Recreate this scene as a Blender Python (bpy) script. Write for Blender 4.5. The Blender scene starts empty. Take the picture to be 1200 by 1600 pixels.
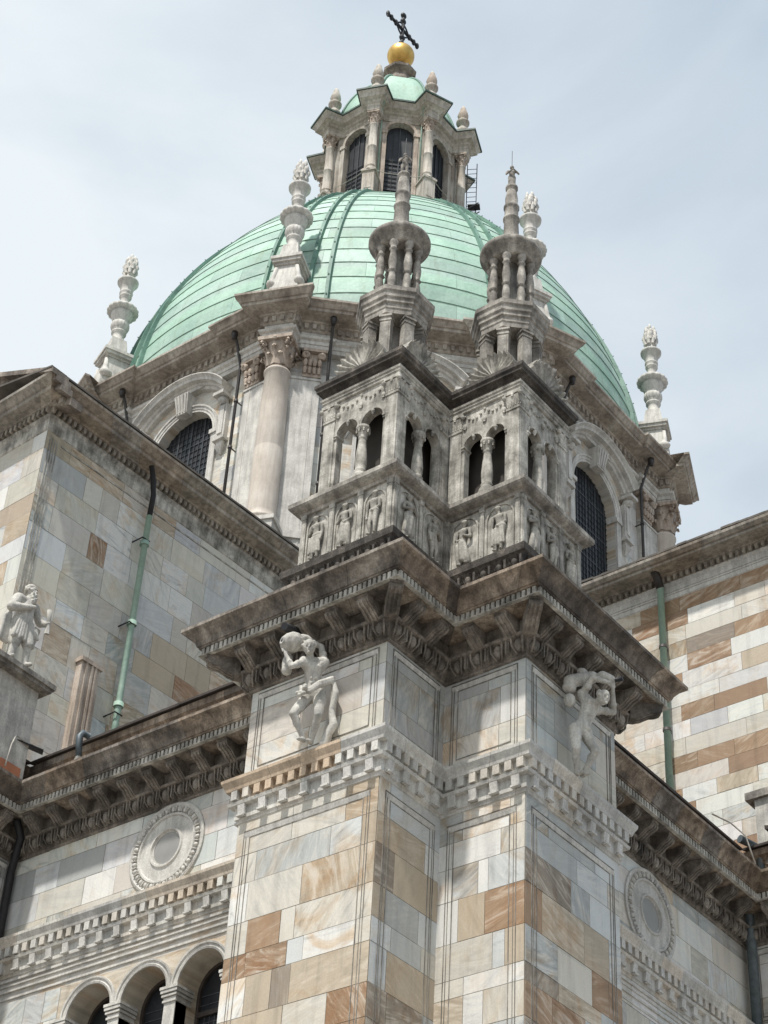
import bpy, bmesh, math, random
from math import sin, cos, pi, radians, sqrt, atan2, hypot, floor
from mathutils import Vector, Matrix, noise
R = random.Random(7)
scene = bpy.context.scene
COL = scene.collection

# ------------------------------------------------------------------ camera
cam_d = bpy.data.cameras.new("camera"); cam = bpy.data.objects.new("camera", cam_d); COL.objects.link(cam)
cam_d.sensor_fit = 'VERTICAL'; cam_d.sensor_height = 24.0; cam_d.lens = 24.0 * 3053.2 / 1600.0
cam_d.clip_end = 4000
cam_right = Vector((0.60131659, -0.79745876, 0.04977841)); cam_down = Vector((0.52280243, 0.34557157, -0.77926755))
cam_fwd = Vector((0.60423173, 0.49461078, 0.62471129))
mm = Matrix((cam_right, -cam_down, -cam_fwd)).transposed().to_4x4(); mm.translation = (0, 0, 1.6)
cam.matrix_world = mm
scene.camera = cam

# ------------------------------------------------------------------ light
SUN = Vector((-1.0, -0.17, 1.9)).normalized()
sun_el = math.asin(SUN.z); sun_az = atan2(SUN.x, SUN.y)
world = bpy.data.worlds.new("World"); scene.world = world; world.use_nodes = True
wt = world.node_tree; wt.nodes.clear()
def wn(t, **k):
    n = wt.nodes.new(t)
    for a, b in k.items(): setattr(n, a, b)
    return n
w_out = wn('ShaderNodeOutputWorld'); sky = wn('ShaderNodeTexSky', sky_type='NISHITA', sun_disc=False)
sky.sun_elevation = sun_el; sky.sun_rotation = sun_az; sky.air_density = 1.2; sky.dust_density = 2.0
bg1 = wn('ShaderNodeBackground'); bg1.inputs[1].default_value = 0.12; wt.links.new(sky.outputs[0], bg1.inputs[0])
tc = wn('ShaderNodeTexCoord'); mp = wn('ShaderNodeMapping'); mp.inputs['Scale'].default_value = (1.0, 1.0, 2.2); mp.inputs['Location'].default_value = (.35, .1, 0)
wt.links.new(tc.outputs['Generated'], mp.inputs[0])
nz = wn('ShaderNodeTexNoise'); nz.inputs['Scale'].default_value = 4.2; nz.inputs['Detail'].default_value = 8; nz.inputs['Roughness'].default_value = .5; nz.inputs['Distortion'].default_value = .4
wt.links.new(mp.outputs[0], nz.inputs['Vector'])
dotn = wn('ShaderNodeVectorMath', operation='DOT_PRODUCT'); dotn.inputs[1].default_value = tuple(cam_right); wt.links.new(tc.outputs['Generated'], dotn.inputs[0])
mr = wn('ShaderNodeMapRange'); mr.clamp = False; mr.inputs['From Min'].default_value = -.24; mr.inputs['From Max'].default_value = .26; mr.inputs['To Min'].default_value = .0; mr.inputs['To Max'].default_value = .74; wt.links.new(dotn.outputs['Value'], mr.inputs[0])
ad = wn('ShaderNodeMath', operation='MULTIPLY_ADD'); ad.inputs[1].default_value = 1.9; ad.inputs[2].default_value = -.95; wt.links.new(nz.outputs[0], ad.inputs[0])
ad2 = wn('ShaderNodeMath', operation='ADD', use_clamp=True); wt.links.new(ad.outputs[0], ad2.inputs[0]); wt.links.new(mr.outputs[0], ad2.inputs[1])
crs = wn('ShaderNodeValToRGB'); wt.links.new(ad2.outputs[0], crs.inputs[0])
crs.color_ramp.elements[0].color = (.87, .935, .97, 1); crs.color_ramp.elements[1].color = (.53, .625, .725, 1)
bg2 = wn('ShaderNodeBackground'); bg2.inputs[1].default_value = 1.03; wt.links.new(crs.outputs[0], bg2.inputs[0])
mxs = wn('ShaderNodeMixShader'); mxs.inputs[0].default_value = .93
wt.links.new(bg1.outputs[0], mxs.inputs[1]); wt.links.new(bg2.outputs[0], mxs.inputs[2]); wt.links.new(mxs.outputs[0], w_out.inputs[0])
sl = bpy.data.lights.new("sun", 'SUN'); sl.energy = 4.5; sl.angle = radians(2.0); sl.color = (1, .96, .90)
so = bpy.data.objects.new("sun", sl); COL.objects.link(so); so.rotation_euler = SUN.to_track_quat('Z', 'Y').to_euler(); so.location = (0, 0, 120)
vs = scene.view_settings; vs.view_transform = 'Standard'; vs.look = 'None'; vs.exposure = 0.0; vs.gamma = 1.0; vs.use_curve_mapping = False
scene.cycles.max_bounces = 5; scene.cycles.diffuse_bounces = 3

# ------------------------------------------------------------------ materials
def new_mat(name):
    m = bpy.data.materials.new(name); m.use_nodes = True; nt = m.node_tree
    b = nt.nodes['Principled BSDF']; return m, nt, b
def N(nt, t, ins=None, **k):
    n = nt.nodes.new(t)
    for a, b in k.items(): setattr(n, a, b)
    for a, b in (ins or {}).items():
        if isinstance(b, bpy.types.NodeSocket): nt.links.new(b, n.inputs[a])
        else: n.inputs[a].default_value = b
    return n
def ramp(nt, fac, stops):
    n = nt.nodes.new('ShaderNodeValToRGB'); nt.links.new(fac, n.inputs[0]); e = n.color_ramp.elements
    while len(e) < len(stops): e.new(.5)
    for x, (p, c) in zip(e, stops): x.position = p; x.color = (*c, 1) if len(c) == 3 else c
    return n.outputs[0]
def g(v): return (v, v, v)
def coords(nt, scale=(1, 1, 1)):
    t = nt.nodes.new('ShaderNodeTexCoord'); m = nt.nodes.new('ShaderNodeMapping'); m.inputs['Scale'].default_value = scale
    nt.links.new(t.outputs['Object'], m.inputs[0]); return m.outputs[0]
def mixc(nt, mode, fac, a, b):
    n = N(nt, 'ShaderNodeMix', data_type='RGBA', blend_type=mode, clamp_factor=True)
    for idx, v in ((0, fac), (6, a), (7, b)):
        if isinstance(v, bpy.types.NodeSocket): nt.links.new(v, n.inputs[idx])
        else: n.inputs[idx].default_value = (*v, 1) if isinstance(v, tuple) and len(v) == 3 else v
    return n.outputs[2]
def stone(name, c0, c1, c2, scale=1.3, rough=.82, streak=.5, fine=.16, bump=.35, th=(.32, .52, .7), attr=False):
    m, nt, b = new_mat(name)
    n1 = N(nt, 'ShaderNodeTexNoise', {'Vector': coords(nt), 'Scale': scale, 'Detail': 8., 'Roughness': .62})
    col = ramp(nt, n1.outputs[0], [(th[0], c0), (th[1], c1), (th[2], c2)])
    n2 = N(nt, 'ShaderNodeTexNoise', {'Vector': coords(nt, (3.2, 3.2, .35)), 'Scale': 2.2, 'Detail': 6., 'Roughness': .6})
    st = ramp(nt, n2.outputs[0], [(.40, g(1 - streak)), (.56, g(1.0))])
    col = mixc(nt, 'MULTIPLY', 1.0, col, st)
    n3 = N(nt, 'ShaderNodeTexNoise', {'Vector': coords(nt), 'Scale': 26., 'Detail': 6., 'Roughness': .7})
    fn = ramp(nt, n3.outputs[0], [(.35, g(1 - fine)), (.65, g(1 + fine))])
    col = mixc(nt, 'MULTIPLY', 1.0, col, fn)
    if attr: col = mixc(nt, 'MULTIPLY', 1.0, col, N(nt, 'ShaderNodeAttribute', attribute_name='Col').outputs['Color'])
    nt.links.new(col, b.inputs['Base Color']); b.inputs['Roughness'].default_value = rough
    bp = N(nt, 'ShaderNodeBump', {'Height': n3.outputs[0], 'Strength': bump, 'Distance': .02}); nt.links.new(bp.outputs[0], b.inputs['Normal'])
    return m
M = {}
M['pale'] = stone('pale_marble', (.41, .395, .365), (.57, .55, .51), (.68, .66, .615), streak=.2, th=(.3, .5, .68))
M['loggia'] = stone('tabernacle_marble', (.19, .178, .155), (.42, .398, .352), (.64, .61, .55), scale=2.3, streak=.35, fine=.2, th=(.34, .5, .66))
M['statue'] = stone('statue_marble', (.36, .35, .33), (.52, .50, .455), (.63, .61, .56), scale=2.6, streak=.25, th=(.3, .5, .66))
M['weather'] = stone('weathered_cornice', (.09, .074, .062), (.24, .20, .165), (.47, .42, .36), scale=1.5, streak=.35, fine=.25, th=(.34, .53, .74), bump=.6)
M['bed'] = stone('sooty_bed_mould', (.08, .07, .06), (.23, .20, .17), (.42, .38, .33), scale=1.9, streak=.35, fine=.25, th=(.34, .53, .72), bump=.5)
M['crust'] = stone('black_crust', (.035, .03, .026), (.10, .086, .073), (.32, .28, .24), scale=2.2, streak=.4, fine=.3, th=(.36, .55, .76), bump=.8)
M['drumcor'] = stone('drum_cornice', (.2, .165, .135), (.41, .36, .305), (.56, .52, .455), scale=.9, streak=.3, fine=.15)
M['drumcor_st'] = stone('arm_cornice', (.19, .17, .145), (.39, .355, .31), (.57, .53, .47), scale=1.1, streak=.35, fine=.15, attr=True)
M['turret'] = stone('turret_stone', (.13, .118, .105), (.32, .295, .26), (.56, .525, .47), scale=1.9, streak=.35, fine=.25)
M['lantern'] = stone('lantern_stone', (.34, .29, .235), (.50, .46, .40), (.60, .57, .51), scale=.8, streak=.3)
M['pink'] = stone('pinkish_stone', (.34, .265, .21), (.47, .39, .32), (.57, .50, .43), scale=1.2, streak=.3)
M['column'] = stone('column_marble', (.48, .42, .36), (.57, .51, .445), (.64, .59, .53), scale=.7, streak=.12, fine=.08)
M['pale_st'] = stone('pale_marble_blocks', (.41, .40, .375), (.58, .57, .54), (.69, .68, .65), streak=.2, th=(.3, .5, .68), attr=True)
M['weather_st'] = stone('weathered_blocks', (.08, .067, .057), (.25, .215, .18), (.52, .475, .415), scale=1.7, streak=.4, fine=.28, th=(.33, .53, .76), bump=.7, attr=True)
M['groove_shade'] = stone('painted_groove_shade', (.19, .175, .15), (.28, .26, .23), (.38, .36, .32), scale=5)  # darker tone standing in for shade inside carved panel lines
def ashlar_mat():
    m, nt, b = new_mat('marble_ashlar')
    at = N(nt, 'ShaderNodeAttribute', attribute_name='Col'); uv = N(nt, 'ShaderNodeUVMap', uv_map='UVMap')
    mpn = N(nt, 'ShaderNodeMapping', {'Vector': uv.outputs[0], 'Scale': (.6, 2.6, 1.)})
    n1 = N(nt, 'ShaderNodeTexNoise', {'Vector': mpn.outputs[0], 'Scale': 1.3, 'Detail': 9., 'Roughness': .66, 'Distortion': 2.2})
    v = ramp(nt, n1.outputs[0], [(.28, g(.52)), (.42, g(.90)), (.52, g(1.03)), (.68, g(1.36))])
    col = mixc(nt, 'MULTIPLY', at.outputs['Alpha'], at.outputs['Color'], v)
    n2 = N(nt, 'ShaderNodeTexNoise', {'Vector': uv.outputs[0], 'Scale': .9, 'Detail': 7., 'Roughness': .62, 'Distortion': 1.2})
    f2 = ramp(nt, n2.outputs[0], [(.50, g(0)), (.64, g(.85))])
    tint = mixc(nt, 'MULTIPLY', 1., col, (.86, .67, .49)); fa = N(nt, 'ShaderNodeMath', {0: f2, 1: at.outputs['Alpha']}, operation='MULTIPLY'); col = mixc(nt, 'MIX', fa.outputs[0], col, tint)
    f3 = ramp(nt, n2.outputs[0], [(.30, g(.5)), (.46, g(0))])
    tint2 = mixc(nt, 'MULTIPLY', 1., col, (.86, .885, .90)); col = mixc(nt, 'MIX', f3, col, tint2)
    fl = ramp(nt, n1.outputs[0], [(.50, g(0)), (.66, g(.75))]); fb = N(nt, 'ShaderNodeMath', {0: fl, 1: at.outputs['Alpha']}, operation='MULTIPLY'); col = mixc(nt, 'MIX', fb.outputs[0], col, (.58, .53, .455))
    n4 = N(nt, 'ShaderNodeTexNoise', {'Vector': coords(nt, (2.2, 2.2, .22)), 'Scale': 1.8, 'Detail': 6., 'Roughness': .6})
    st = ramp(nt, n4.outputs[0], [(.34, g(.84)), (.50, g(1.0))]); col = mixc(nt, 'MULTIPLY', 1., col, st)
    n3 = N(nt, 'ShaderNodeTexNoise', {'Vector': coords(nt), 'Scale': 34., 'Detail': 5., 'Roughness': .7})
    fn = ramp(nt, n3.outputs[0], [(.35, g(.93)), (.65, g(1.06))]); col = mixc(nt, 'MULTIPLY', 1., col, fn)
    nt.links.new(col, b.inputs['Base Color']); b.inputs['Roughness'].default_value = .7
    bp = N(nt, 'ShaderNodeBump', {'Height': n3.outputs[0], 'Strength': .22, 'Distance': .015}); nt.links.new(bp.outputs[0], b.inputs['Normal'])
    return m
M['ashlar'] = ashlar_mat()
def copper(name, a, b_, c, attr=False):
    m, nt, b = new_mat(name)
    n1 = N(nt, 'ShaderNodeTexNoise', {'Vector': coords(nt), 'Scale': .5, 'Detail': 8., 'Roughness': .6})
    col = ramp(nt, n1.outputs[0], [(.3, a), (.5, b_), (.72, c)])
    n2 = N(nt, 'ShaderNodeTexNoise', {'Vector': coords(nt, (1.6, 1.6, .16)), 'Scale': 1.5, 'Detail': 7., 'Roughness': .65})
    f = ramp(nt, n2.outputs[0], [(.54, g(0)), (.74, g(.5))]); col = mixc(nt, 'MIX', f, col, (.22, .29, .19))
    n3 = N(nt, 'ShaderNodeTexNoise', {'Vector': coords(nt), 'Scale': 9., 'Detail': 5.}); fn = ramp(nt, n3.outputs[0], [(.35, g(.92)), (.65, g(1.06))])
    col = mixc(nt, 'MULTIPLY', 1.0, col, fn)
    if attr: col = mixc(nt, 'MULTIPLY', 1.0, col, N(nt, 'ShaderNodeAttribute', attribute_name='Col').outputs['Color'])
    nb = N(nt, 'ShaderNodeTexNoise', {'Vector': coords(nt), 'Scale': 1.6, 'Detail': 3.}); bp = N(nt, 'ShaderNodeBump', {'Height': nb.outputs[0], 'Strength': .35, 'Distance': .12}); nt.links.new(bp.outputs[0], b.inputs['Normal'])
    nt.links.new(col, b.inputs['Base Color']); b.inputs['Roughness'].default_value = .62
    return m
M['copper'] = copper('verdigris_copper', (.25, .41, .33), (.34, .51, .415), (.42, .58, .485)); M['copper_sheet'] = copper('copper_sheet', (.25, .41, .33), (.34, .51, .415), (.42, .58, .485), True)
M['copper_dark'] = copper('dark_verdigris', (.06, .13, .105), (.11, .22, .175), (.18, .32, .255))
M['roof_lead'] = copper('dark_roof_lead', (.02, .04, .034), (.035, .065, .055), (.08, .13, .11)); M['seam'] = copper('seam_verdigris', (.10, .17, .135), (.17, .27, .215), (.24, .36, .29)); M['pipe'] = copper('pipe_verdigris', (.20, .30, .24), (.28, .40, .325), (.36, .47, .39))
def plain(name, c, rough=.6, metal=0., var=.25, sc=8.):
    m, nt, b = new_mat(name)
    n1 = N(nt, 'ShaderNodeTexNoise', {'Vector': coords(nt), 'Scale': sc, 'Detail': 5.})
    col = ramp(nt, n1.outputs[0], [(.3, tuple(x * (1 - var) for x in c)), (.7, tuple(min(1, x * (1 + var)) for x in c))])
    nt.links.new(col, b.inputs['Base Color']); b.inputs['Roughness'].default_value = rough; b.inputs['Metallic'].default_value = metal
    return m
M['gold'] = plain('gilt_metal', (.62, .40, .12), .38, .85, .25, 3.)
M['iron'] = plain('dark_iron', (.02, .02, .023), .55, .3)
M['darkpipe'] = plain('dark_pipe', (.045, .04, .038), .5, .2)
M['bluepipe'] = plain('blue_grey_pipe', (.10, .125, .14), .5, .2)
M['grille'] = plain('window_mesh', (.022, .025, .03), .5, .2, .4, 3.)
M['mesh_bar'] = plain('mesh_wire', (.05, .055, .062), .5, .2, .3, 3.); M['glass'] = plain('dusty_glass', (.10, .105, .11), .25, 0, .4, 4.); M['oculus'] = plain('roundel_disc', (.30, .295, .28), .45, 0, .12, 2.)
M['lead'] = plain('lead_came', (.10, .11, .12), .5, .2)
M['timber'] = plain('dark_frame', (.05, .04, .034), .6)
M['tile'] = plain('dark_roof_tile', (.045, .036, .031), .85, 0, .4, 3.)
M['slate'] = plain('stone_roof_slab', (.10, .088, .076), .85, 0, .45, 2.)
M['terra'] = plain('terracotta', (.42, .17, .09), .8, 0, .25, 3.)
M['dark'] = plain('shade_dark_inner_stone', (.06, .053, .046), .9, 0, .3, 2.)  # near-black colour paints the deep shade behind the loggia arches
M['cable'] = plain('pale_cable', (.42, .40, .36), .6)
M['moss'] = plain('moss_green', (.06, .08, .03), .9, 0, .5, 20.)
M['ground'] = stone('piazza_paving', (.22, .205, .185), (.29, .27, .245), (.36, .34, .31), scale=.4)

# ------------------------------------------------------------------ mesh builder
class MB:
    def __init__(s): s.defcol = (.2, .19, .17); s.v = []; s.f = []; s.c = []; s.uv = []; s.sm = []
    def face(s, pts, col=None, uv=None, smooth=False):
        i = len(s.v); s.v += [tuple(p) for p in pts]; s.f.append(tuple(range(i, i + len(pts)))); s.c.append(col); s.uv.append(uv); s.sm.append(smooth)
    def grid(s, rows, closed=False, smooth=True, capa=False, capb=False, colf=None):
        i0 = len(s.v); n = len(rows[0])
        for r in rows: s.v += [tuple(p) for p in r]
        for a in range(len(rows) - 1):
            for b in range(n if closed else n - 1):
                b2 = (b + 1) % n
                s.f.append((i0 + a * n + b, i0 + a * n + b2, i0 + (a + 1) * n + b2, i0 + (a + 1) * n + b)); s.c.append(colf(a, b) if colf else None); s.uv.append(None); s.sm.append(smooth)
        if capa: s.f.append(tuple(i0 + b for b in range(n))); s.c.append(None); s.uv.append(None); s.sm.append(False)
        if capb: s.f.append(tuple(i0 + (len(rows) - 1) * n + b for b in range(n))); s.c.append(None); s.uv.append(None); s.sm.append(False)
    def hexa(s, P, col=None):  # 8 points: bottom 4 ccw, top 4
        i = len(s.v); s.v += [tuple(p) for p in P]
        for f in ((0, 3, 2, 1), (4, 5, 6, 7), (0, 1, 5, 4), (1, 2, 6, 5), (2, 3, 7, 6), (3, 0, 4, 7)):
            s.f.append(tuple(i + k for k in f)); s.c.append(col); s.uv.append(None); s.sm.append(False)
    def box(s, x0, x1, y0, y1, z0, z1, col=None):
        s.hexa([(x0, y0, z0), (x1, y0, z0), (x1, y1, z0), (x0, y1, z0), (x0, y0, z1), (x1, y0, z1), (x1, y1, z1), (x0, y1, z1)], col)
    def obox(s, fr, t0, t1, o0, o1, z0, z1, col=None, taper=0):
        s.hexa([fr(t0 + taper, o0, z0), fr(t1 - taper, o0, z0), fr(t1 - taper, o1, z0), fr(t0 + taper, o1, z0), fr(t0, o0, z1), fr(t1, o0, z1), fr(t1, o1, z1), fr(t0, o1, z1)], col)
    def lathe(s, cx, cy, prof, n=20, a0=0., smooth=True, fl=None, capb=False, mat=None):
        rows = []
        for r, z in prof:
            rows.append([(cx + r * (1 + (fl(k, z) if fl else 0)) * cos(a0 + 2 * pi * k / n), cy + r * (1 + (fl(k, z) if fl else 0)) * sin(a0 + 2 * pi * k / n), z) for k in range(n)])
        if mat is not None: rows = [[tuple(mat @ Vector(p)) for p in r] for r in rows]
        s.grid(rows, closed=True, smooth=smooth, capa=True, capb=True)
    def tube(s, pts, r, n=8, caps=True):
        pts = [Vector(p) for p in pts]; rows = []; pa = None
        for i, p in enumerate(pts):
            d = (pts[min(i + 1, len(pts) - 1)] - pts[max(i - 1, 0)]).normalized()
            if pa is None:
                a = d.cross(Vector((0, 0, 1)))
                if a.length < .05: a = d.cross(Vector((1, 0, 0)))
            else: a = pa - d * pa.dot(d)
            a.normalize(); pa = a; b = d.cross(a); rr = r[i] if isinstance(r, (list, tuple)) else r
            rows.append([p + a * rr * cos(2 * pi * k / n) + b * rr * sin(2 * pi * k / n) for k in range(n)])
        s.grid(rows, closed=True, capa=caps, capb=caps)
    def ell(s, c, rx, ry, rz, fr=None, n=10, m=7):
        rows = []
        for j in range(1, m):
            ph = -pi / 2 + pi * j / m
            rows.append([(rx * cos(ph) * cos(2 * pi * k / n), ry * cos(ph) * sin(2 * pi * k / n), rz * sin(ph)) for k in range(n)])
        rows = [[(fr(c[0] + p[0], c[1] + p[1], c[2] + p[2]) if fr else (c[0] + p[0], c[1] + p[1], c[2] + p[2])) for p in r] for r in rows]
        s.grid(rows, closed=True, capa=True, capb=True)
    def build(s, name, mat, parent=None, loc=None):
        me = bpy.data.meshes.new(name); L = Vector(loc) if loc is not None else (Vector(parent.location) if parent is not None else Vector((0, 0, 0)))
        off = L if True else 0
        me.from_pydata([(p[0] - off.x, p[1] - off.y, p[2] - off.z) for p in s.v], [], s.f)
        me.polygons.foreach_set('use_smooth', s.sm)
        if any(c is not None for c in s.c):
            ca = me.color_attributes.new('Col', 'FLOAT_COLOR', 'CORNER'); uvl = me.uv_layers.new(name='UVMap'); k = 0
            DEF = s.defcol
            for pi_, poly in enumerate(me.polygons):
                c = s.c[pi_] or DEF; u = s.uv[pi_]
                for j in range(poly.loop_total):
                    ca.data[k].color = tuple(c) if len(c) == 4 else (*c, 1)
                    if u: uvl.data[k].uv = u[j]
                    k += 1
        me.materials.append(M[mat] if isinstance(mat, str) else mat)
        me.validate(); me.update()
        o = bpy.data.objects.new(name, me); COL.objects.link(o)
        if parent is not None:
            o.parent = parent
            if loc is not None: o.location = L - wloc(parent)
        else: o.location = L
        return o
def wloc(o):
    v = Vector(o.location)
    while o.parent is not None: o = o.parent; v += Vector(o.location)
    return v
_origbuild = MB.build
def _build(s, name, mat, parent=None, loc=None):
    if parent is not None and loc is None: loc = wloc(parent)
    return _origbuild(s, name, mat, parent, loc)
MB.build = _build
def thing(name, label, cat, loc, group=None):
    o = bpy.data.objects.new(name, None); COL.objects.link(o); o.location = loc; o.empty_display_size = .3
    o['label'] = label; o['category'] = cat
    if group: o['group'] = group
    return o
def tag(o, label, cat, group=None):
    o['label'] = label; o['category'] = cat
    if group: o['group'] = group
    return o
def frame(ox, oy, tx, ty):
    def f(t, o, z): return (ox + tx * t + ty * o, oy + ty * t - tx * o, z)
    f.o = (ox, oy); f.t = (tx, ty); return f
def segframe(a, b):
    L = hypot(b[0] - a[0], b[1] - a[1]); return frame(a[0], a[1], (b[0] - a[0]) / L, (b[1] - a[1]) / L), L
def offset(path, p, closed=False):
    n = len(path); out = []
    for i in range(n):
        ns = []
        for a, b in ((i - 1, i), (i, i + 1)):
            if not closed and (a < 0 or b >= n): continue
            A = path[a % n]; B = path[b % n]; L = hypot(B[0] - A[0], B[1] - A[1]); ns.append(((B[1] - A[1]) / L, -(B[0] - A[0]) / L))
        if len(ns) == 1: m = ns[0]
        else:
            sx, sy = ns[0][0] + ns[1][0], ns[0][1] + ns[1][1]; d = (sx * ns[0][0] + sy * ns[0][1]); m = (sx / d, sy / d)
        out.append((path[i][0] + m[0] * p, path[i][1] + m[1] * p))
    return out
def sweep(mb, path, prof, closed=False):
    rings = [[(x, y, z) for x, y in offset(path, p, closed)] for p, z in prof]
    n = len(path)
    for a in range(len(prof) - 1):
        for b in range(n if closed else n - 1):
            c = (b + 1) % n
            mb.face([rings[a][b], rings[a][c], rings[a + 1][c], rings[a + 1][b]])
    if not closed:
        mb.face([r[0] for r in rings]); mb.face([r[-1] for r in rings][::-1])
STP = [(1, .99, .97), (.92, .91, .90), (1.0, .94, .87), (.86, .86, .86), (1.05, 1.03, .99), (.96, .88, .80)]
STW = [(1, 1, 1), (.75, .75, .77), (1.15, 1.05, .95), (.6, .57, .55), (1.25, 1.15, 1.05), (.9, .8, .7)]
def sweep_st(mb, path, prof, pal, closed=False, sl=(.9, 1.6), special=None):
    rings = [[(x, y, z) for x, y in offset(path, p, closed)] for p, z in prof]; n = len(path)
    for b in range(n if closed else n - 1):
        c = (b + 1) % n; L = hypot(path[c][0] - path[b][0], path[c][1] - path[b][1]); us = [0.]
        while us[-1] * L < L - sl[0]: us.append(us[-1] + R.uniform(*sl) / L)
        us[-1] = 1. if len(us) > 1 and us[-1] > 1 - .3 * sl[0] / L else us[-1]
        us = [u for u in us if u < 1] + [1.]
        for k in range(len(us) - 1):
            col = R.choice(pal); j = R.uniform(.92, 1.06); col = tuple(x * j for x in col)
            sp = special and special(b, (us[k] + us[k + 1]) / 2)
            gp = .003 / L if k else 0
            for a in range(len(prof) - 1):
                A, B, C_, D = rings[a][b], rings[a][c], rings[a + 1][c], rings[a + 1][b]
                if sp and a >= 7: col = (.93, .74, .57) if b == 4 else (1., .88, .76)
                lp = lambda P, Q, u: tuple(P[i] + (Q[i] - P[i]) * u for i in range(3))
                if gp: mb.face([lp(A, B, us[k] - gp), lp(A, B, us[k] + gp), lp(D, C_, us[k] + gp), lp(D, C_, us[k] - gp)], (.3, .28, .26))
                mb.face([lp(A, B, us[k] + gp), lp(A, B, us[k + 1] - (.003 / L if us[k + 1] < 1 else 0)), lp(D, C_, us[k + 1] - (.003 / L if us[k + 1] < 1 else 0)), lp(D, C_, us[k] + gp)], col)
    if not closed:
        mb.face([r[0] for r in rings], (.9, .9, .9)); mb.face([r[-1] for r in rings][::-1], (.9, .9, .9))
def along(path, p, spacing, fn, closed=False, inset=0., segs=None):
    off = offset(path, p, closed); n = len(path)
    for b in range(n if closed else n - 1):
        if segs is not None and b not in segs: continue
        A, B = off[b], off[(b + 1) % n]; fr, L = segframe(A, B)
        # outward frame with o measured from path base
        L2 = L - 2 * inset
        if L2 < spacing * .5: continue
        k = max(1, round(L2 / spacing)); st = L2 / k
        fr2 = (lambda f: (lambda t, o, z: f(t, o - p, z)))(fr)
        for i in range(k): fn(fr2, inset + st * (i + .5), b, i, k)

# ------------------------------------------------------------------ ashlar
PAL = {'w': (.69, .68, .645), 'g': (.43, .44, .425), 'e': (.57, .54, .475), 't': (.46, .385, .29), 'b': (.33, .22, .135), 'd': (.28, .235, .185), 'l': (.57, .585, .575)}
def pick(weights):
    r = R.random() * sum(weights.values())
    for k, w in weights.items():
        r -= w
        if r <= 0: break
    c = PAL[k]; j = R.uniform(.88, 1.1); return tuple(min(.76, x * j * R.uniform(.98, 1.02)) for x in c)
def block(mb, fr, t0, t1, z0, z1, o, col, gap=.005, dep=.01):
    col = (*col[:3], R.choice((.1, .25, .35, .5, .7, 1., 1.)))
    a = R.uniform(-.5, .5) if R.random() < .5 else R.uniform(-1.6, 1.6); ox, oy = R.uniform(0, 90), R.uniform(0, 90)
    def uv(t, z): return (ox + t * cos(a) - z * sin(a), oy + t * sin(a) + z * cos(a))
    t0 += gap; t1 -= gap; z0 += gap; z1 -= gap; d = o + dep
    mb.face([fr(t0, d, z0), fr(t1, d, z0), fr(t1, d, z1), fr(t0, d, z1)], col, [uv(t0, z0), uv(t1, z0), uv(t1, z1), uv(t0, z1)])
    dk = tuple(x * .8 for x in col[:3]); b0 = o - .004
    for (ta, za, tb, zb) in ((t0, z0, t1, z0), (t1, z0, t1, z1), (t1, z1, t0, z1), (t0, z1, t0, z0)):
        mb.face([fr(ta, b0, za), fr(tb, b0, zb), fr(tb, d, zb), fr(ta, d, za)], dk, [uv(ta, za)] * 4)
def ashlar(mb, fr, t0, t1, z0, z1, wts, rows=None, hr=(.42, .72), wr=(.45, 1.25), o=0., custom=None, dep=.01, rowbias=None):
    mb.face([fr(t0, o, z0), fr(t1, o, z0), fr(t1, o, z1), fr(t0, o, z1)], (.20, .185, .16), [(0, 0)] * 4)
    zs = [z1]
    if rows: zs = [z for z in rows if z0 < z < z1]; zs = [z1] + zs
    z = zs[-1]
    while z - z0 > hr[1] * 1.2: z -= R.uniform(*hr); zs.append(z)
    zs.append(z0)
    for i in range(len(zs) - 1):
        zt, zb = zs[i], zs[i + 1]
        if custom and i < len(custom) and custom[i]:
            t = t0; row = custom[i]; tot = sum(w for w, _ in row)
            for w, k in row:
                tn = t + (t1 - t0) * w / tot; c = PAL[k]; j = R.uniform(.93, 1.06)
                block(mb, fr, t, tn, zb, zt, o, tuple(x * j for x in c), dep=dep * R.uniform(.7, 1.3)); t = tn
            continue
        w_ = wts
        if rowbias and R.random() < (.55 if zb < rowbias else .06): w_ = dict(wts); w_['b'] = w_.get('b', .1) * 4; w_['t'] = w_.get('t', .1) * 3
        t = t0
        while t < t1 - 1e-6:
            w = R.uniform(*wr); tn = t + w
            if t1 - tn < wr[0] * .7: tn = t1
            block(mb, fr, t, tn, zb, zt, o, pick(w_), dep=dep * R.uniform(.6, 1.4)); t = tn
def arch_fill(mb, fr, t0, t1, zb, zt, tc_, r, zs, depth, o=0., n=14, col=(.5, .47, .41)):
    # wall rectangle with a round-headed opening and its reveal
    def q(*P): mb.face([fr(*p) for p in P], col, [(p[0], p[2]) for p in P])
    q((t0, o, zb), (tc_ - r, o, zb), (tc_ - r, o, zs), (t0, o, zs)); q((tc_ + r, o, zb), (t1, o, zb), (t1, o, zs), (tc_ + r, o, zs))
    arc = [(tc_ - r * cos(pi * k / n), zs + r * sin(pi * k / n)) for k in range(n + 1)]
    q((t0, o, zs), (tc_ - r, o, zs), (tc_ - r, o, zt), (t0, o, zt)); q((tc_ + r, o, zs), (t1, o, zs), (t1, o, zt), (tc_ + r, o, zt))
    for k in range(n):
        a, b = arc[k], arc[k + 1]; q((a[0], o, a[1]), (b[0], o, b[1]), (b[0], o, zt), (a[0], o, zt))
        q((a[0], o, a[1]), (a[0], o - depth, a[1]), (b[0], o - depth, b[1]), (b[0], o, b[1]))
    for tt in (tc_ - r, tc_ + r): q((tt, o, zb), (tt, o - depth, zb), (tt, o - depth, zs), (tt, o, zs))
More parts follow.
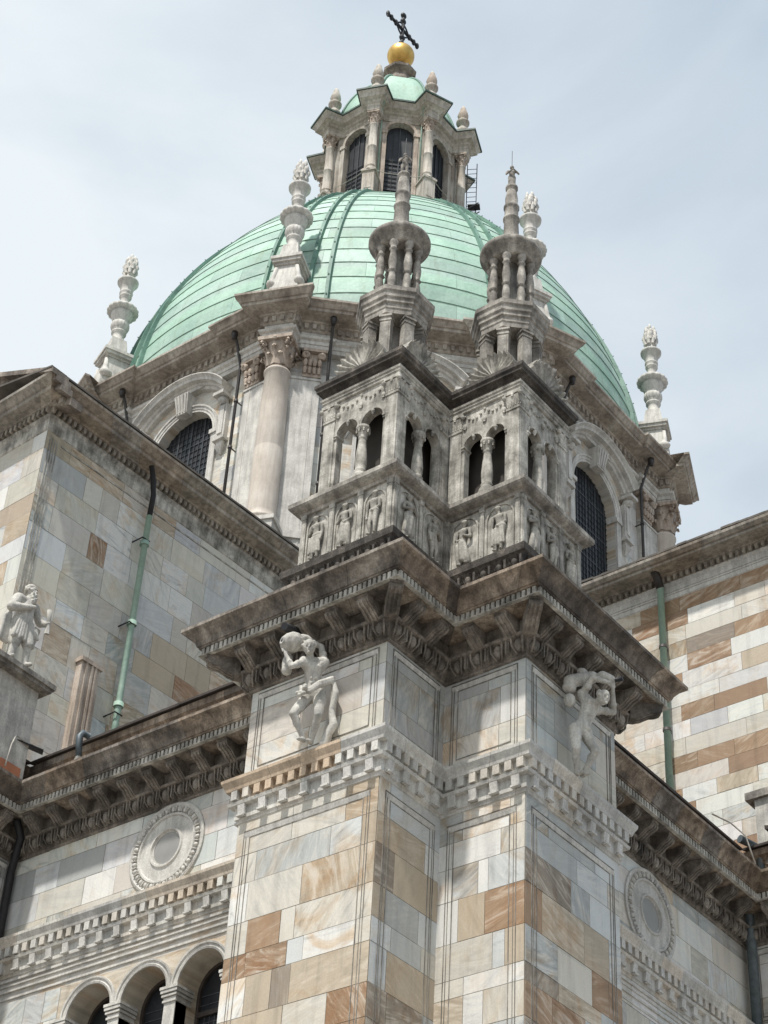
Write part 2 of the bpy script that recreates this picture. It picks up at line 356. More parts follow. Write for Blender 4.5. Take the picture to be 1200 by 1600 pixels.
def arcsweep(mb, fr, tc_, zc, prof, a0=0., a1=pi, n=20, smooth=False):
    # prof: (radius, o) points, swept over an arc in the wall plane
    rows = [[fr(tc_ - r * cos(a0 + (a1 - a0) * k / n), o, zc + r * sin(a0 + (a1 - a0) * k / n)) for r, o in prof] for k in range(n + 1)]
    for k in range(n):
        for j in range(len(prof) - 1): mb.face([rows[k][j], rows[k][j + 1], rows[k + 1][j + 1], rows[k + 1][j]], smooth=smooth)
    if abs((a1 - a0) - 2 * pi) > .01: mb.face(rows[0]); mb.face(rows[-1][::-1])
def panelframe(mb, fr, t0, t1, z0, z1, o, w=.03, h=.022):
    mb.obox(fr, t0, t1, o, o + h, z1 - w, z1); mb.obox(fr, t0, t1, o, o + h, z0, z0 + w)
    mb.obox(fr, t0, t0 + w, o, o + h * .98, z0 + w, z1 - w); mb.obox(fr, t1 - w, t1, o, o + h * .98, z0 + w, z1 - w)
def bracket(mb, fr, t, z0, z1, o0, o1, w):
    # scrolled console: S-shaped side outline extruded, with a leaf rib below
    H = z1 - z0; D = o1 - o0
    out = [(0, -.1), (.16, -.1), (.36, .02), (.52, .2), (.66, .34), (.84, .40), (.97, .52), (1.03, .68), (1.0, .84), (1.06, .86), (1.06, 1.0), (0, 1.0)]
    for (ta, tb, k) in ((t - w / 2, t + w / 2, 1.0),):
        P = [(o0 + a * D * k, z0 + b * H) for a, b in out]
        A = [fr(ta, o, z) for o, z in P]; B = [fr(tb, o, z) for o, z in P]
        mb.face(A); mb.face(B[::-1])
        for i in range(len(P)):
            j = (i + 1) % len(P); mb.face([A[i], A[j], B[j], B[i]])
    for dt in (-.30, 0, .30):
        P = [(o0 + a * D + .012, z0 + b * H - .014) for a, b in out[1:8]]
        ww = w * .07
        A = [fr(t + dt * w - ww, o, z) for o, z in P]; B = [fr(t + dt * w + ww, o, z) for o, z in P]
        for i in range(len(P) - 1): mb.face([A[i], A[i + 1], B[i + 1], B[i]])
        A2 = [fr(t + dt * w - ww, o - .03, z + .03) for o, z in P]; B2 = [fr(t + dt * w + ww, o - .03, z + .03) for o, z in P]
        for i in range(len(P) - 1): mb.face([A[i], A2[i], A2[i + 1], A[i + 1]]); mb.face([B[i], B[i + 1], B2[i + 1], B2[i]])

# ------------------------------------------------------------------ sculpted figures
def capsule(bm, a, b, ra, rb, n=12):
    a, b = Vector(a), Vector(b); d = b - a; L = d.length
    for c, r in ((a, ra), (b, rb)): bmesh.ops.create_icosphere(bm, subdivisions=2, radius=r, matrix=Matrix.Translation(c))
    if L > 1e-4:
        q = d.to_track_quat('Z', 'Y').to_matrix().to_4x4()
        bmesh.ops.create_cone(bm, cap_ends=True, segments=n, radius1=ra, radius2=rb, depth=L, matrix=Matrix.Translation((a + b) / 2) @ q)
def sculpt(name, caps, ells, mat, voxel=.018, parent=None, loc=(0, 0, 0), smooth=2, rough=0., dents=()):
    bm = bmesh.new()
    for c in caps: capsule(bm, *c)
    for e in ells:
        c, r = e[0], e[1]; m = Matrix.Translation(Vector(c))
        if len(e) > 2: m = m @ e[2].to_4x4()
        bmesh.ops.create_icosphere(bm, subdivisions=2, radius=1., matrix=m @ Matrix.Diagonal((r[0], r[1], r[2], 1)))
    me = bpy.data.meshes.new(name + '_src'); bm.to_mesh(me); bm.free()
    o = bpy.data.objects.new(name + '_src', me); COL.objects.link(o)
    rm = o.modifiers.new('r', 'REMESH'); rm.mode = 'VOXEL'; rm.voxel_size = voxel; rm.use_smooth_shade = True
    if smooth: s = o.modifiers.new('s', 'SMOOTH'); s.iterations = smooth; s.factor = .5
    dg = bpy.context.evaluated_depsgraph_get(); nm = bpy.data.meshes.new_from_object(o.evaluated_get(dg))
    bpy.data.objects.remove(o); nm.name = name; nm.materials.clear(); nm.materials.append(M[mat])
    L = Vector(loc)
    nl = [v.normal.copy() for v in nm.vertices] if rough else None; cs = []
    for i, v in enumerate(nm.vertices):
        c = v.co.copy()
        if rough: c += nl[i] * rough * noise.noise(c * 9)
        for dc, dr, dd, dv_ in dents:
            q2 = (c - dc).length_squared
            if q2 < dr * dr * 6: c += dv_ * dd * math.exp(-q2 / (dr * dr))
        cs += list(c - L)
    nm.vertices.foreach_set('co', cs)
    nm.polygons.foreach_set('use_smooth', [True] * len(nm.polygons)); nm.update()
    r = bpy.data.objects.new(name, nm); COL.objects.link(r)
    if parent is not None: r.parent = parent; r.location = L - wloc(parent)
    else: r.location = L
    return r

# ================================================================== GROUND
gm = MB(); gm.face([(-1500, -1500, 0), (1500, -1500, 0), (1500, 1500, 0), (-1500, 1500, 0)]); gr = gm.build('ground', 'ground'); gr['kind'] = 'structure'

# ================================================================== SACRISTY
x1, y1, x2, y2 = 22.71, 18.31, 24.5, 16.49
XW, YW = 25.05, 18.80
PATH = [(22.71, 33.0), (22.71, 30.35), (XW, 30.35), (XW, 21.51), (x1, 21.51), (x1, y1), (x2, y1), (x2, y2), (27.53, y2), (27.53, YW), (36.9, YW), (36.9, y2), (40., y2)]
SEGL = [segframe(PATH[i], PATH[i + 1]) for i in range(len(PATH) - 1)]
sac = thing('sacristy', 'marble corner sacristy with two projecting buttresses, brown streaked blocks and a heavy dark cornice', 'church building', (24.5, 18.31, 0))
ZLOW, ZTOP = 19.12, 22.0
rowsB1 = [18.43, 17.85, 17.09, 16.47, 16.02, 15.30, 14.70]
rowsB2 = [18.55, 18.05, 17.42, 16.62, 15.95, 15.62, 15.0]
WL = {'w': 3.5, 'g': 1.5, 'e': 3, 't': 1.2, 'b': .6, 'l': 1.5}; WR = {'w': .8, 'g': 3.2, 'e': 1.8, 't': 1.2, 'b': .4, 'l': 1.8, 'd': .4}
WWL = {'w': 3, 'g': 2.4, 'e': 2, 't': .3, 'l': 3}; WWR = {'w': .8, 'g': 3.5, 'e': 1.2, 't': .3, 'l': 2}
# segment order: 0 b3 front,1 b3 side,2 wall,3 b1 far side,4 b1 front,5 b1 right,6 b2 left,7 b2 front,8 b2 far side,9 right wall,10 b4 side,11 b4 front
C_b1 = [[(1, 'e')], [(.30, 'w'), (2.1, 'g'), (.75, 'l'), (.35, 't')][:4], [(.35, 'w'), (1.35, 'g'), (1.2, 'e')], [(.5, 'g'), (1.3, 'e'), (1.35, 't')], [(.5, 't'), (.25, 'e'), (.9, 'b'), (.4, 'l'), (1.35, 'e')], [(.5, 'w'), (.6, 't'), (.4, 'd'), (.2, 'w'), (1.2, 'l'), (.4, 'e')], [(.4, 'w'), (1.4, 'e'), (1.5, 't')], [(.3, 'g'), (1.1, 't'), (1.1, 'b'), (.5, 'b')]]
C_b1 = [[(1.3, 'e'), (1.2, 'e'), (.7, 't')], [(.5, 'e'), (1.6, 'g'), (.65, 'l'), (.3, 't')], [(.4, 'w'), (1.2, 'e'), (1.55, 't')], [(.45, 'e'), (.7, 'b'), (.3, 'e'), (1.55, 'e')], [(.5, 'b'), (.9, 'b'), (.35, 'l'), (1.1, 'w'), (.3, 'e')], [(.55, 'w'), (.55, 't'), (.4, 'd'), (1.6, 't')], [(1.4, 't'), (.9, 'e'), (.8, 'b')], [(1.2, 'b'), (1.5, 'b'), (.5, 'b')]]
C_b1r = [[(.3, 'e'), (1.4, 'l')], [(1.3, 't'), (.4, 'w')], [(.5, 'd'), (1.2, 't')], [(.3, 't'), (.9, 'g'), (.5, 'l')], [(.5, 'l'), (.8, 'g'), (.4, 'e')], [(.4, 'l'), (1.2, 't')], [(.5, 'd'), (1.0, 'd'), (.3, 'g')], [(.6, 'd'), (1.1, 'g')]]
C_b2 = [[(.5, 'g'), (1., 'w'), (.3, 'e')], [(.25, 'w'), (.95, 'w'), (.45, 'e')], [(.3, 'w'), (.5, 'l'), (.2, 'w'), (.7, 'l')], [(.45, 'w'), (.55, 't'), (.8, 'b')], [(1.2, 'e'), (.25, 'l'), (.4, 't')], [(.6, 'e'), (1.2, 'w')], [(.6, 't'), (.4, 'w'), (.8, 'e')], [(1, 'e'), (.8, 'g')]]
C_b2r = [[(.7, 'g'), (1.5, 'g'), (.8, 'l')], [(1.6, 'g'), (1.0, 'l'), (.4, 'e')], [(1.4, 'd'), (.6, 'g'), (1.0, 'l')], [(.5, 'b'), (1.3, 't'), (.8, 't'), (.4, 'l')], [(.9, 'g'), (1.0, 'e'), (.5, 'b'), (.4, 'b')], [(1.0, 'd'), (1.3, 't'), (.7, 'g')], [(.8, 'b'), (1.0, 'b'), (1.2, 'g')], [(1, 'd'), (1.4, 'g'), (.6, 't')]]
for si, (fr, L) in enumerate(SEGL):
    mb = MB(); nm = 'wall' if si in (2, 9) else 'buttress_face'
    if si == 2:
        # fields around the arcade of three round windows
        tA, tB = 30.35 - 28.15, 30.35 - 23.35
        ashlar(mb, fr, 0, tA, 0, 18.52, WWL, hr=(.45, .7)); ashlar(mb, fr, tB, L, 0, 18.52, WWL); ashlar(mb, fr, tA, tB, 0, 14.6, WWL)
        mb.face([fr(0, 0, 18.52), fr(L, 0, 18.52), fr(L, 0, ZLOW), fr(0, 0, ZLOW)], (.52, .5, .46), [(0, 0), (L, 0), (L, 1), (0, 1)])
        cols = {24.26: None, 25.75: None, 27.24: None}
        cs = [30.35 - 27.24, 30.35 - 25.75, 30.35 - 24.26]
        edges = [tA, (cs[0] + cs[1]) / 2, (cs[1] + cs[2]) / 2, tB]
        for k in range(3): arch_fill(mb, fr, edges[k], edges[k + 1], 14.6, 18.52, cs[k], .60, 17.76, .75, col=(.52, .46, .37))
        ashlar(mb, fr, 0, L, ZLOW, ZTOP + .9, WWL, rows=[21.6, 20.95, 20.3], hr=(.5, .8), wr=(.7, 1.5))
    elif si == 9:
        ashlar(mb, fr, 0, L, 0, ZLOW, WWR); ashlar(mb, fr, 0, L, ZLOW, ZTOP + .9, WWR, rows=[21.6, 20.95, 20.3], hr=(.5, .8), wr=(.7, 1.5))
    else:
        cu = {4: C_b1, 5: C_b1r, 6: C_b2, 7: C_b2r}.get(si); ro = rowsB1 if si in (4, 5) else rowsB2
        left = si in (0, 4, 6, 10)
        ashlar(mb, fr, 0, L, 0, ZLOW, WL if left else WR, rows=ro, custom=cu)
        ashlar(mb, fr, 0, L, ZLOW, ZTOP + .9, {'w': 2, 'e': 3, 'l': 1.5, 'g': .6} if left else {'g': 3, 'l': 1.5, 'e': .8}, rows=[21.5, 20.7], hr=(.6, .9), wr=(.7, 1.5), dep=.006)
        # raised dark strips painting the shade of carved panel grooves
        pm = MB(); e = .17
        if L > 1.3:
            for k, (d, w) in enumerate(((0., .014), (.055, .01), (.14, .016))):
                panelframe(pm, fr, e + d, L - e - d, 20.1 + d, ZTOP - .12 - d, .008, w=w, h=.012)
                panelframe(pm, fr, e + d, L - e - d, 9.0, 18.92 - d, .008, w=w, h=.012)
            pm.build('groove_shade_strip', 'groove_shade', sac); pm = MB(); e += .02
            for zz in (18.92, ZTOP - .12): pm = MB(); pm.hexa([fr(e, .008, zz - .14), fr(L - e, .008, zz - .14), fr(L - e, .012, zz - .14), fr(e, .012, zz - .14), fr(e, .008, zz - .05), fr(L - e, .008, zz - .05), fr(L - e, .04, zz - .05), fr(e, .04, zz - .05)]); pm.build('panel_moulding', 'pale', sac)
    mb.build(nm, 'ashlar', sac)
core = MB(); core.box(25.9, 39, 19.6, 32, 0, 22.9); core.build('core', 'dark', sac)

# string course / lower cornice
P_LOW = [(-.02, 19.10), (.03, 19.12), (.035, 19.17), (.065, 19.19), (.07, 19.42), (.16, 19.44), (.18, 19.50), (.10, 19.52), (.10, 19.725), (.21, 19.73), (.225, 19.79), (.285, 19.9), (.29, 19.96), (-.02, 20.0)]
mb = MB(); mb.defcol = (1, .99, .98); sweep_st(mb, PATH, P_LOW, STP, special=lambda b, u: (b == 4 and .08 < u < .62) or (b == 2 and .5 < u < .85), sl=(.6, 1.1))
along(PATH, .16, .26, lambda fr, t, b, i, k: mb.obox(fr, t - .07, t + .07, .09, .205, 19.535, 19.735, col=(.93, .74, .57) if (b == 4 and .1 < i / k < .62) else (1., .86, .72) if (b == 2 and .55 < i / k < .72) else R.choice(STP[:3])), inset=.02)
def lowblock(fr, t, b, i, k):
    mb.hexa([fr(t - .082, .06, 19.22), fr(t + .082, .06, 19.22), fr(t + .082, .12, 19.2), fr(t - .082, .12, 19.2), fr(t - .082, .06, 19.435), fr(t + .082, .06, 19.435), fr(t + .082, .155, 19.435), fr(t - .082, .155, 19.435)])
    mb.obox(fr, t - .082, t + .082, .1, .17, 19.19, 19.225)
along(PATH, .1, .48, lowblock, inset=.0)
lc = mb.build('dentil_cornice', 'pale_st', sac)
mb = MB()
for si in (2, 9):
    fr, L = SEGL[si]
    for z, h, o in ((19.0, .05, .05), (18.9, .035, .035), (18.76, .045, .05), (18.6, .05, .03)): mb.obox(fr, .02, L - .02, .0, o, z, z + h)
mb.build('frieze_fillets', 'pale', sac)

# main entablature: egg band, brackets, corona, crown
P_BED = [(-.02, 21.93), (.05, 21.95), (.06, 21.99), (.04, 22.0), (.07, 22.05), (.12, 22.15), (.15, 22.27), (.27, 22.285), (.29, 22.31), (.29, 22.34), (.2, 22.36), (.2, 22.66)]
mb = MB(); sweep(mb, PATH, P_BED)
def egg(fr, t, b, i, k):
    mb.ell((t, .165, 22.145), .085, .10, .135, fr)
    for s in (-1, 1): mb.tube([fr(t + s * .125, .25, 22.28), fr(t + s * .12, .235, 22.13), fr(t + s * .06, .13, 21.99)], .023, 5)
def dart(fr, t, b, i, k):
    mb.obox(fr, t - .05, t + .05, .06, .20, 22.02, 22.285, taper=.015); mb.obox(fr, t - .015, t + .015, .1, .245, 22.0, 22.285)
along(PATH, .18, .42, lambda fr, t, b, i, k: (egg(fr, t, b, i, k), dart(fr, t + .21, b, i, k) if i < k - 1 else None))
mb.build('egg_band', 'bed', sac)
P_COR = [(.2, 22.66), (.24, 22.64), (.72, 22.64), (.73, 22.66), (.73, 22.80), (.80, 22.81), (.80, 22.84), (.83, 22.85), (.86, 22.93), (.97, 23.07), (1.05, 23.12), (1.07, 23.13), (1.07, 23.2), (-.1, 23.42)]
mb = MB(); sweep_st(mb, PATH, P_COR, STW)
mb.build('corona', 'weather_st', sac)
mb = MB(); along(PATH, .75, .112, lambda fr, t, b, i, k: mb.obox(fr, t - .034, t + .034, .72, .785, 22.645, 22.795), inset=.01)
sweep(mb, PATH, [(.70, 22.636), (.79, 22.636), (.79, 22.652), (.72, 22.653)])
mb.build('corona_dentils', 'loggia', sac)
def brk(fr, t, b, i, k):
    m2 = MB(); bracket(m2, fr, t, 22.33, 22.645, .19, .64, .27); m2.build('bracket', 'bed', sac)
along(PATH, .4, .70, brk, segs=[0, 1, 2, 4, 5, 6, 7, 9, 10], inset=.18)
for (cx, cy, ax, ay) in ((x1, y1, -1, -1), (x2, y2, -1, -1), (27.53, y2, 1, -1), (x1, 21.51, -1, 1)):
    a = 1 / sqrt(2); f0 = frame(cx, cy, -ay * a, ax * a) if ax == ay else frame(cx, cy, -ay * a, ax * a)
    def fd(t, o, z, cx=cx, cy=cy, ax=ax * a, ay=ay * a): return (cx + ax * o - ay * t, cy + ay * o + ax * t, z)
    m2 = MB(); bracket(m2, fd, 0, 22.30, 22.645, .30, .92, .26); m2.build('bracket', 'bed', sac)
# crown band with eggs above the corona (set back)
P_CRN = [(-.5, 23.2), (-.5, 24.1), (-.44, 24.12), (-.42, 24.3), (-.36, 24.42), (-.30, 24.5), (-.24, 24.66), (-.2, 24.7), (-.18, 24.85), (-.6, 24.9)]
TOW = [(x1, 21.51), (x1, y1), (x2, y1), (x2, y2), (27.53, y2), (27.53, 21.51)]
mb = MB(); sweep(mb, TOW, P_CRN, closed=True)
def egg2(fr, t, b, i, k):
    mb.ell((t, -.30, 24.52), .075, .06, .10, fr)
    for s in (-1, 1): mb.tube([fr(t + s * .1, -.22, 24.62), fr(t + s * .095, -.27, 24.5), fr(t + s * .04, -.34, 24.41)], .018, 5)
    mb.obox(fr, t + .15, t + .20, -.36, -.23, 24.42, 24.62)
along(TOW, -.3, .36, egg2, closed=True, segs=[0, 1, 2, 3])
mb.build('crown_band', 'crust', sac)
# lower wall roofs: crown band on the recessed walls with tiles over it
P_CRW = [(-.1, 23.1), (.12, 23.3), (.14, 23.75), (.2, 23.78), (.24, 23.9), (.34, 24.02), (.4, 24.05), (.42, 24.2), (.2, 24.22)]
for pth, nmn in (([(22.95, 33.0), (22.95, 30.5), (25.2, 30.5), (25.2, 21.3)], 0), ([(27.4, 19.0), (37.0, 19.0), (37.0, 16.7), (40, 16.7)], 1)):
    mb = MB(); mb.defcol = (1, .95, .9); sweep_st(mb, pth, P_CRW, STW)
    along(pth, .25, .36, lambda fr, t, b, i, k: (mb.ell((t, .27, 23.92), .085, .06, .10, fr), mb.obox(fr, t + .14, t + .2, .2, .3, 23.82, 24.0)))
    mb.build('eaves_band', 'weather_st', sac)
    mb = MB(); off = offset(pth, .5)
    for i in range(len(pth) - 1):
        A, B = off[i], off[i + 1]; fr, L = segframe(A, B); t = 0.
        while t < L:
            w = R.uniform(.35, .9); mb.hexa([fr(t, 0, 24.2 + R.uniform(0, .02)), fr(min(L, t + w), 0, 24.2 + R.uniform(0, .02)), fr(min(L, t + w), -1.7, 24.6), fr(t, -1.7, 24.6), fr(t, .0, 24.27), fr(min(L, t + w), .0, 24.27), fr(min(L, t + w), -1.7, 24.7), fr(t, -1.7, 24.7)]); t += w + .004
    mb.build('roof', 'tile', sac)

# roundels
for si, tcn, zc, nm in ((2, 30.35 - 25.64, 20.96, 'roundel'), (9, 32.6 - 27.53, 20.93, 'roundel')):
    fr, L = SEGL[si]; mb = MB()
    arcsweep(mb, fr, tcn, zc, [(1.02, .0), (1.02, .05), (.98, .07), (.95, .05), (.93, .04), (.80, .025), (.78, .06), (.74, .06), (.72, .02), (.46, .05), (.44, .08), (.40, .08), (.38, .03), (.355, .03), (.35, .0)], 0, 2 * pi, 48, smooth=False)
    for k in range(30):
        a = 2 * pi * k / 30; cxx, czz = tcn + .86 * cos(a), zc + .86 * sin(a)
        def fl(t, o, z, a=a, cxx=cxx, czz=czz): return fr(cxx + t * -sin(a) + z * cos(a), o, czz + t * cos(a) + z * sin(a))
        mb.ell((0, .055, 0), .05, .04, .065, fl, 8, 6)
        mb.obox(fl, .082, .098, .03, .09, -.06, .06)
    rd = mb.build('roundel', 'pale', sac)
    mb = MB(); mb.face([fr(tcn + .36 * cos(2 * pi * k / 32), .018, zc + .36 * sin(2 * pi * k / 32)) for k in range(32)]); mb.build('disc', 'oculus', rd)

# arcade windows
fr, L = SEGL[2]
for k, tcn in enumerate((30.35 - 27.24, 30.35 - 25.75, 30.35 - 24.26)):
    mb = MB(); arcsweep(mb, fr, tcn, 17.76, [(.60, .0), (.60, .035), (.64, .05), (.66, .03), (.70, .03), (.71, .06), (.745, .065), (.75, .0)], 0, pi, 24)
    win = mb.build('arched_window', 'pale', sac)
    mb = MB(); arcsweep(mb, fr, tcn, 17.76, [(.60, -.62), (.60, -.56), (.53, -.56), (.53, -.62)], 0, pi, 20)
    for s in (-1, 1): mb.obox(fr, tcn + s * .565 - .035, tcn + s * .565 + .035, -.62, -.56, 14.6, 17.76)
    mb.obox(fr, tcn - .6, tcn + .6, -.62, -.555, 17.3, 17.4); mb.obox(fr, tcn - .02, tcn + .02, -.62, -.57, 14.6, 17.3)
    mb.build('frame', 'timber', win)
    mb = MB(); mb.face([fr(tcn - .6, -.63, 14.6), fr(tcn + .6, -.63, 14.6), fr(tcn + .6, -.63, 17.76)] + [fr(tcn + .6 * cos(pi * j / 12), -.63, 17.76 + .6 * sin(pi * j / 12)) for j in range(1, 12)] + [fr(tcn - .6, -.63, 17.76)]); mb.build('pane', 'grille', win)
    mb = MB()
    for j in range(1, 8): mb.obox(fr, tcn - .53 + j * .132 - .006, tcn - .53 + j * .132 + .006, -.628, -.615, 14.6, 17.3)
    for j in range(17): mb.obox(fr, tcn - .53, tcn + .53, -.628, -.616, 14.7 + j * .19, 14.712 + j * .19)
    mb.build('leading', 'lead', win)
for k, tcn in enumerate((30.35 - 28.0, 30.35 - 26.495, 30.35 - 25.005, 30.35 - 23.5)):
    mb = MB(); w = .145
    mb.obox(fr, tcn - w, tcn + w, -.3, .02, 14.6, 17.45)
    for z, e in ((17.45, .03), (17.5, .015), (17.56, .05), (17.63, .07), (17.7, .085)): mb.obox(fr, tcn - w - e, tcn + w + e, -.4, .02 + e, z, z + (.06 if z > 17.6 else .045))
    mb.build('pillar', 'pale', sac)

# ================================================================== LOGGIA TOWER
log = thing('loggia_tower', 'two-bay marble loggia with carved parapet figures standing on the corner cornice', 'stone tower', (24.9, 18.9, 24.9))
def tp(p): return offset(TOW, p, closed=True)
parapet_face = -.45
mb = MB(); sweep(mb, TOW, [(-.5, 24.88), (-.40, 24.88), (-.40, 25.0), (-.45, 25.03), (-.45, 26.3)], closed=True)
TP = tp(-.45)
segsT = [(TP[i], TP[(i + 1) % 6]) for i in range(6)]
niches = {0: 3, 1: 2, 2: 2, 3: 3}
NP = []
for b, n in niches.items():
    fr, L = segframe(*segsT[b]); pw = .12 if n == 3 else .1
    ws = (L - (n + 1) * pw) / n
    for j in range(n + 1):
        t = j * (ws + pw); mb.obox(fr, t, t + pw, .0, .045, 25.03, 26.22); mb.obox(fr, t - .012, t + pw + .012, .0, .06, 26.2, 26.31)
        mb.obox(fr, t + .025, t + pw - .025, .045, .052, 25.1, 26.12)
    for j in range(n):
        tcn = pw + ws / 2 + j * (ws + pw); r = ws * .40
        arcsweep(mb, fr, tcn, 25.92, [(r, .0), (r, .03), (r + .035, .03), (r + .035, 0)], 0, pi, 14)
        for s in (-1, 1): mb.obox(fr, tcn + s * (r + .0175) - .0175, tcn + s * (r + .0175) + .0175, 0, .03, 25.05, 25.92)
        NP.append((fr, tcn, b, j))
mb.build('parapet', 'loggia', log)
def figure_caps(kind, h=1.0):
    # standing figure, local (t, o, z): o towards viewer
    s = h; sw = (.035, -.03, .02, -.02, .045, -.04)[kind % 6]
    hd = (.02 * (kind % 3 - 1), .07, .90 * s)
    caps = [((0, .05, .80 * s), (hd[0], .065, .86 * s), .030, .032), ((-.085, .045, .76 * s), (.085, .045, .76 * s), .042, .042), ((0, .05, .72 * s), (sw * .5, .05, .56 * s), .078, .062),
            ((sw - .04, .05, .52 * s), (sw + .04, .05, .52 * s), .065, .065), ((sw - .045, .05, .50 * s), (-.05, .07, .27 * s), .058, .040), ((-.05, .07, .27 * s), (-.055, .045, .04), .040, .024),
            ((sw + .045, .05, .50 * s), (.06, .06, .27 * s), .058, .040), ((.06, .06, .27 * s), (.05, .045, .04), .040, .024), ((-.055, .05, .03), (-.07, .1, .02), .025, .02), ((.05, .05, .03), (.075, .1, .02), .025, .02)]
    arm = [((.12, .045, .74 * s), (.15, .06, .58 * s), (.05, .11, .60 * s)), ((.12, .045, .74 * s), (.14, .05, .56 * s), (.13, .08, .40 * s)), ((.12, .045, .74 * s), (.17, .08, .62 * s), (.0, .12, .68 * s)), ((.12, .045, .74 * s), (.13, .05, .60 * s), (.02, .11, .50 * s))][(kind * 3 + 1) % 4]
    arm2 = [((-.12, .045, .74 * s), (-.15, .05, .57 * s), (-.02, .12, .64 * s)), ((-.12, .045, .74 * s), (-.15, .06, .58 * s), (-.04, .12, .50 * s)), ((-.12, .045, .74 * s), (-.14, .05, .56 * s), (-.14, .06, .38 * s)), ((-.12, .045, .74 * s), (-.16, .06, .60 * s), (.02, .13, .66 * s))][kind % 4]
    for a in (arm, arm2): caps += [(a[0], a[1], .036, .028), (a[1], a[2], .028, .020), (a[2], (a[2][0] * .8, a[2][1] + .01, a[2][2] + .01), .022, .018)]
    if kind % 4 in (1, 3): caps += [((sw - .07, .07, .42 * s), (-.1, .03, .06), .05, .05), ((sw + .07, .07, .42 * s), (.1, .03, .06), .05, .05), ((0, .09, .45 * s), (0, .06, .12), .06, .055)]
    ells = [(hd, (.048, .055, .065)), ((hd[0], hd[1] - .012, hd[2] + .02), (.056, .054, .055)), ((hd[0], hd[1] + .055, hd[2] - .008), (.010, .014, .016))]
    return caps, ells
for q, (fr, tcn, b, j) in enumerate(NP):
    caps, ells = figure_caps(q)
    caps = [(Vector(a) + Vector((R.uniform(-.008, .008), 0, 0)), Vector(c) + Vector((R.uniform(-.008, .008), 0, 0)), ra, rb) for a, c, ra, rb in caps]
    for k in range(7): ells.append((ells[0][0][0] + .045 * cos(k * .9), .06, ells[0][0][2] + .04 + .02 * sin(k)) and ((ells[0][0][0] + .045 * cos(k * .9), .065, ells[0][0][2] + .03 + .025 * sin(k * 2.1)), (.02, .02, .02)))
    if q % 3 == 0:
        for k in range(5): caps.append(((-.10 + .05 * k, .09, .47), (-.12 + .06 * k, .07, .14 + .02 * (k % 2)), .022, .026))
    o = sculpt('relief_figure', caps, ells, 'loggia', voxel=.011, smooth=1); o.parent = log
    tx, ty = fr.t; sc = 1.13 if b in (0, 3) else 1.16; fl = -1 if (q % 3 == 1) else 1
    base = Vector(fr(tcn, 0.0, 25.04)) - Vector(log.location)
    o.matrix_local = Matrix(((tx * fl * sc, ty * sc, 0, base.x), (ty * fl * sc, -tx * sc, 0, base.y), (0, 0, sc, base.z), (0, 0, 0, 1)))
mb = MB(); sweep(mb, TOW, [(-.45, 26.3), (-.40, 26.31), (-.38, 26.37), (-.30, 26.40), (-.24, 26.44), (-.22, 26.47), (-.21, 26.48), (-.21, 26.585), (-.5, 26.64)], closed=True)
ring = tp(-.45); mb.face([(p[0], p[1], 26.641) for p in ring]); mb.build('base_cornice', 'turret', log)
# piers, arcades
PZ0, PZ1 = 26.63, 29.02
LP = tp(-.62); segsL = [segframe(LP[i], LP[(i + 1) % 6]) for i in range(6)]
pw = .30
def pier(cx, cy, w, nm='pier'):
    mb = MB(); mb.box(cx - w / 2, cx + w / 2, cy - w / 2, cy + w / 2, PZ0, 28.910)
    for s in (-1, 1):
        mb.box(cx - w * .32, cx + w * .32, cy + s * (w / 2) - .006, cy + s * (w / 2) + .006, PZ0 + .15, 28.760); mb.box(cx + s * (w / 2) - .006, cx + s * (w / 2) + .006, cy - w * .32, cy + w * .32, PZ0 + .15, 28.760)
    for z, e in ((PZ0, .03), (PZ0 + .07, .015), (28.860, .02)): mb.box(cx - w / 2 - e, cx + w / 2 + e, cy - w / 2 - e, cy + w / 2 + e, z, z + .055)
    # capital: leafy bell under an abacus with corner volutes
    mb.hexa([(cx + a * (w / 2 + .0), cy + b * (w / 2 + .0), 28.915) for a, b in ((-1, -1), (1, -1), (1, 1), (-1, 1))] + [(cx + a * (w / 2 + .05), cy + b * (w / 2 + .05), 29.220) for a, b in ((-1, -1), (1, -1), (1, 1), (-1, 1))])
    for a, b in ((-1, -1), (1, -1), (1, 1), (-1, 1)):
        mb.ell((cx + a * (w / 2 + .05), cy + b * (w / 2 + .05), 29.200), .055, .055, .06)
    for s in (-1, 1):
        for k in range(5):
            u = (-.5 + k / 4) * w * .9
            mb.ell((cx + u, cy + s * (w / 2 + .012), 29.020), .02, .02, .09, None, 6, 5); mb.ell((cx + s * (w / 2 + .012), cy + u, 29.020), .02, .02, .09, None, 6, 5)
        mb.ell((cx, cy + s * (w / 2 + .05), 29.220), .04, .03, .05, None, 8, 5); mb.ell((cx + s * (w / 2 + .05), cy, 29.220), .03, .04, .05, None, 8, 5)
    mb.box(cx - w / 2 - .055, cx + w / 2 + .055, cy - w / 2 - .055, cy + w / 2 + .055, 29.260, 29.340)
    return mb.build(nm, 'loggia', log)
h = pw / 2
PZX = .35
piers = [(LP[0][0] + h, LP[0][1] - h), (LP[1][0] + h, LP[1][1] + h), (LP[2][0] - h + .1, LP[2][1] + h), (LP[3][0] + h, LP[3][1] + h), (LP[4][0] - h, LP[4][1] + h), (LP[2][0] + h, LP[2][1] - h - .05)]
for p in piers: pier(p[0], p[1], pw)
